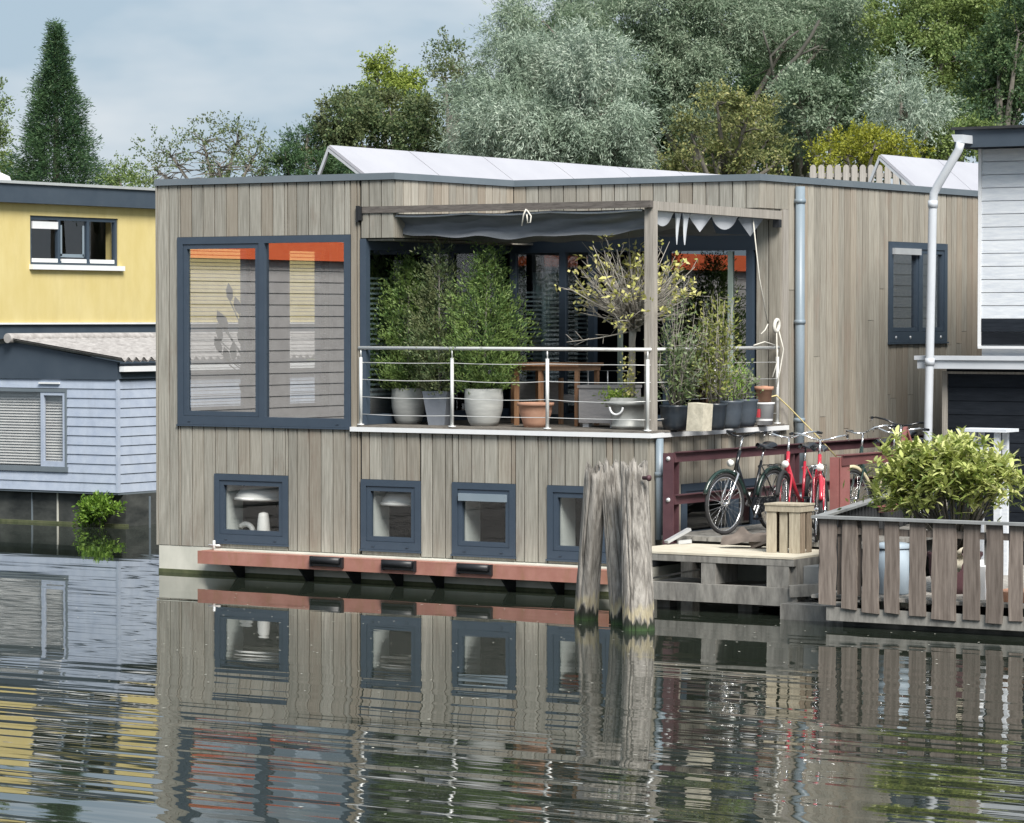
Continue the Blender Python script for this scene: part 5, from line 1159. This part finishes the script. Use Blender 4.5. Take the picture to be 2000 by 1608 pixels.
tree('broadleaf_tree', 'bronze green rounded tree behind the left solar panels', 73, [(660, 235, 48, 58), (700, 260, 75, 75), (770, 250, 85, 85), (835, 255, 55, 80), (640, 300, 50, 50), (720, 320, 120, 50), (840, 310, 70, 60)], 5.2, lm_brn, .12, .06, 9, .14)
tree('poplar_tree', 'bright yellow green poplar top standing behind the bronze tree', 79, [(738, 150, 32, 50), (765, 190, 55, 55), (800, 180, 30, 45), (715, 210, 50, 50), (830, 220, 25, 30)], 5, lm_lim, .10, .06, 9, .13)
tree('broadleaf_tree', 'thin dark leafed tree poking out left of the silver willow', 70, [(885, 110, 45, 35), (900, 165, 50, 45), (870, 150, 30, 40)], 2.6, lm_brn, .11, .05, 6, .12)
tree('willow_tree', 'large silver grey willow with drooping sprays above the roof', 62, [(985, 110, 55, 60), (960, 190, 90, 85), (1060, 150, 85, 90), (1050, 250, 130, 95), (1150, 120, 75, 85), (1150, 215, 110, 100), (1210, 175, 55, 90), (940, 280, 75, 65), (1215, 285, 75, 60), (1235, 310, 50, 40)], 5.5, lm_wil, .15, .026, 16, .15, .5, droop=.55, spray=.42)
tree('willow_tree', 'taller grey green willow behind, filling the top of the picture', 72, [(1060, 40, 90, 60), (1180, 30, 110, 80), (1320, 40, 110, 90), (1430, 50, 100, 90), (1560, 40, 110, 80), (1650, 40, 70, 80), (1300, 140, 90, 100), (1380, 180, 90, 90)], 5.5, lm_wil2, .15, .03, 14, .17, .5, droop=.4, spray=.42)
tr_ = tree('willow_tree', 'dark green leaning tree with bare slanting limbs in the middle of the wood', 76, [(1500, 130, 110, 110), (1610, 150, 110, 110), (1560, 230, 130, 90), (1420, 240, 120, 110), (1700, 200, 90, 110)], 5.0, lm_drk, .14, .05, 10, .16)
lb = MB()
for pts_, r_ in (([(1490, 185), (1520, 150), (1558, 110), (1585, 70), (1600, 40)], .10), ([(1512, 160), (1505, 110), (1540, 75), (1560, 60)], .06), ([(1558, 110), (1600, 90)], .04), ([(1505, 110), (1490, 60)], .04)):
    lb.tube([far(a, b, 70.5) for a, b in pts_], [r_*.6*(1-.12*i) for i in range(len(pts_))], 7)
lb.build('limb', m_limb, tr_)
tree('shrub_tree', 'olive and reddish leafed small tree just behind the roof', 60, [(1400, 195, 40, 26), (1465, 215, 50, 30), (1350, 262, 32, 28), (1325, 310, 30, 26), (1430, 260, 44, 30), (1500, 272, 40, 30), (1390, 300, 30, 24), (1530, 312, 26, 20), (1400, 342, 90, 20), (1340, 340, 40, 24), (1450, 305, 44, 30)], 5.6, lm_olv, .10, .05, 8, .12)
tree('broadleaf_tree', 'bluish green bushy tree right of the olive one', 64, [(1560, 190, 60, 60), (1620, 220, 75, 70), (1560, 260, 70, 60), (1680, 250, 60, 60), (1700, 190, 45, 60)], 4.6, lm_wil2, .11, .045, 9, .13)
tree('willow_tree', 'small pale silver willow at the right of the wood', 61, [(1755, 150, 38, 50), (1770, 205, 60, 55), (1820, 220, 40, 40), (1745, 250, 50, 40)], 5, lm_wil, .13, .026, 14, .12, .5, droop=.5, spray=.38)
tree('shrub_tree', 'golden yellow green bush above the pointed picket fence', 58.6, [(1600, 306, 34, 24), (1650, 284, 46, 24), (1710, 278, 50, 24), (1765, 292, 36, 22), (1680, 310, 80, 24)], 5, lm_gld, .09, .045, 8, .10, spray=.22, group=None, cat='shrub')
tree('broadleaf_tree', 'tall light green tree rising at the top right', 70, [(1760, 60, 80, 80), (1850, 40, 90, 80), (1830, 130, 90, 90), (1880, 200, 70, 80), (1780, 110, 60, 60)], 5, lm_mid, .12, .055, 10, .15)
tree('broadleaf_tree', 'dark green dense tree at the far right edge', 66, [(1950, 120, 60, 70), (1990, 60, 50, 70), (1930, 190, 60, 50), (1990, 190, 60, 70), (1890, 240, 60, 40)], 5.2, lm_drk, .12, .055, 10, .15)
tree('broadleaf_tree', 'yellowish green leafy tree in the top right corner', 74, [(1960, 20, 80, 60), (1900, 20, 70, 60), (2030, 60, 80, 90)], 5, lm_mid, .12, .055, 10, .15)
tree('shrub_tree', 'low green bushes beyond the picket fence near the white house', 60, [(1830, 285, 60, 40), (1890, 270, 60, 40), (1790, 310, 50, 26)], 4.6, lm_mid, .10, .05, 8, .11, cat='shrub')
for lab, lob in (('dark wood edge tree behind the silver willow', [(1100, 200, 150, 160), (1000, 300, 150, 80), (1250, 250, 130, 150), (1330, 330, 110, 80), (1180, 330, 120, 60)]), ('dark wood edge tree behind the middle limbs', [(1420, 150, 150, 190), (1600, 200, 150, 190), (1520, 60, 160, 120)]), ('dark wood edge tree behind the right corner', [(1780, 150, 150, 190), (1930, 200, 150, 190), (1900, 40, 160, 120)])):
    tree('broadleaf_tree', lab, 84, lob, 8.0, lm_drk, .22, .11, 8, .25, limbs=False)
tree('shrub_tree', 'pale green shrub between the conifer and the grey boarded houseboat', 74, [(235, 345, 32, 24), (275, 360, 34, 18), (215, 360, 20, 20)], 4.5, lm_mid, .09, .045, 8, .10, cat='shrub')
tree('broadleaf_tree', 'light green branch tips at the far left edge', 74, [(-18, 220, 30, 55), (-30, 280, 40, 50)], 4, lm_mid, .10, .05, 7, .10)
tree('shrub_tree', 'yellowish bush low behind the conifer at the left edge', 78, [(8, 335, 34, 26), (-30, 320, 40, 40)], 4.5, lm_lim, .09, .045, 8, .10, cat='shrub')

# picket fence with rounded tops on the bank
pf = thing('picket_fence', 'grey picket fence with rounded tops standing behind the roof at the right', 'fence', tuple(far(1670, 345, 57)-Vector((0, 0, 1))))
for i in range(12):
    c = far(1588+i*16.2, 350, 57); zt = far(1588, 322, 57).z; w = .052; m = MB()
    pts = [c+RT*(w*a)+Vector((0, 0, zt-c.z-.05+.05*b)) for a, b in ((1, 0), (.75, .62), (.35, .95), (0, 1), (-.35, .95), (-.75, .62), (-1, 0))]
    lo = [Vector((p.x, p.y, 4.15)) for p in (pts[-1], pts[0])]
    m.prism([*pts, *lo], Vector((FW.x, FW.y, 0))*.025).build('picket', m_pick, pf)
for z in (.18, .75): a, b = far(1580, 350, 57.06), far(1772, 350, 57.06); a.z = b.z = zt-z; MB().bar(a, b, .03, .07).build('rail', m_pick, pf)
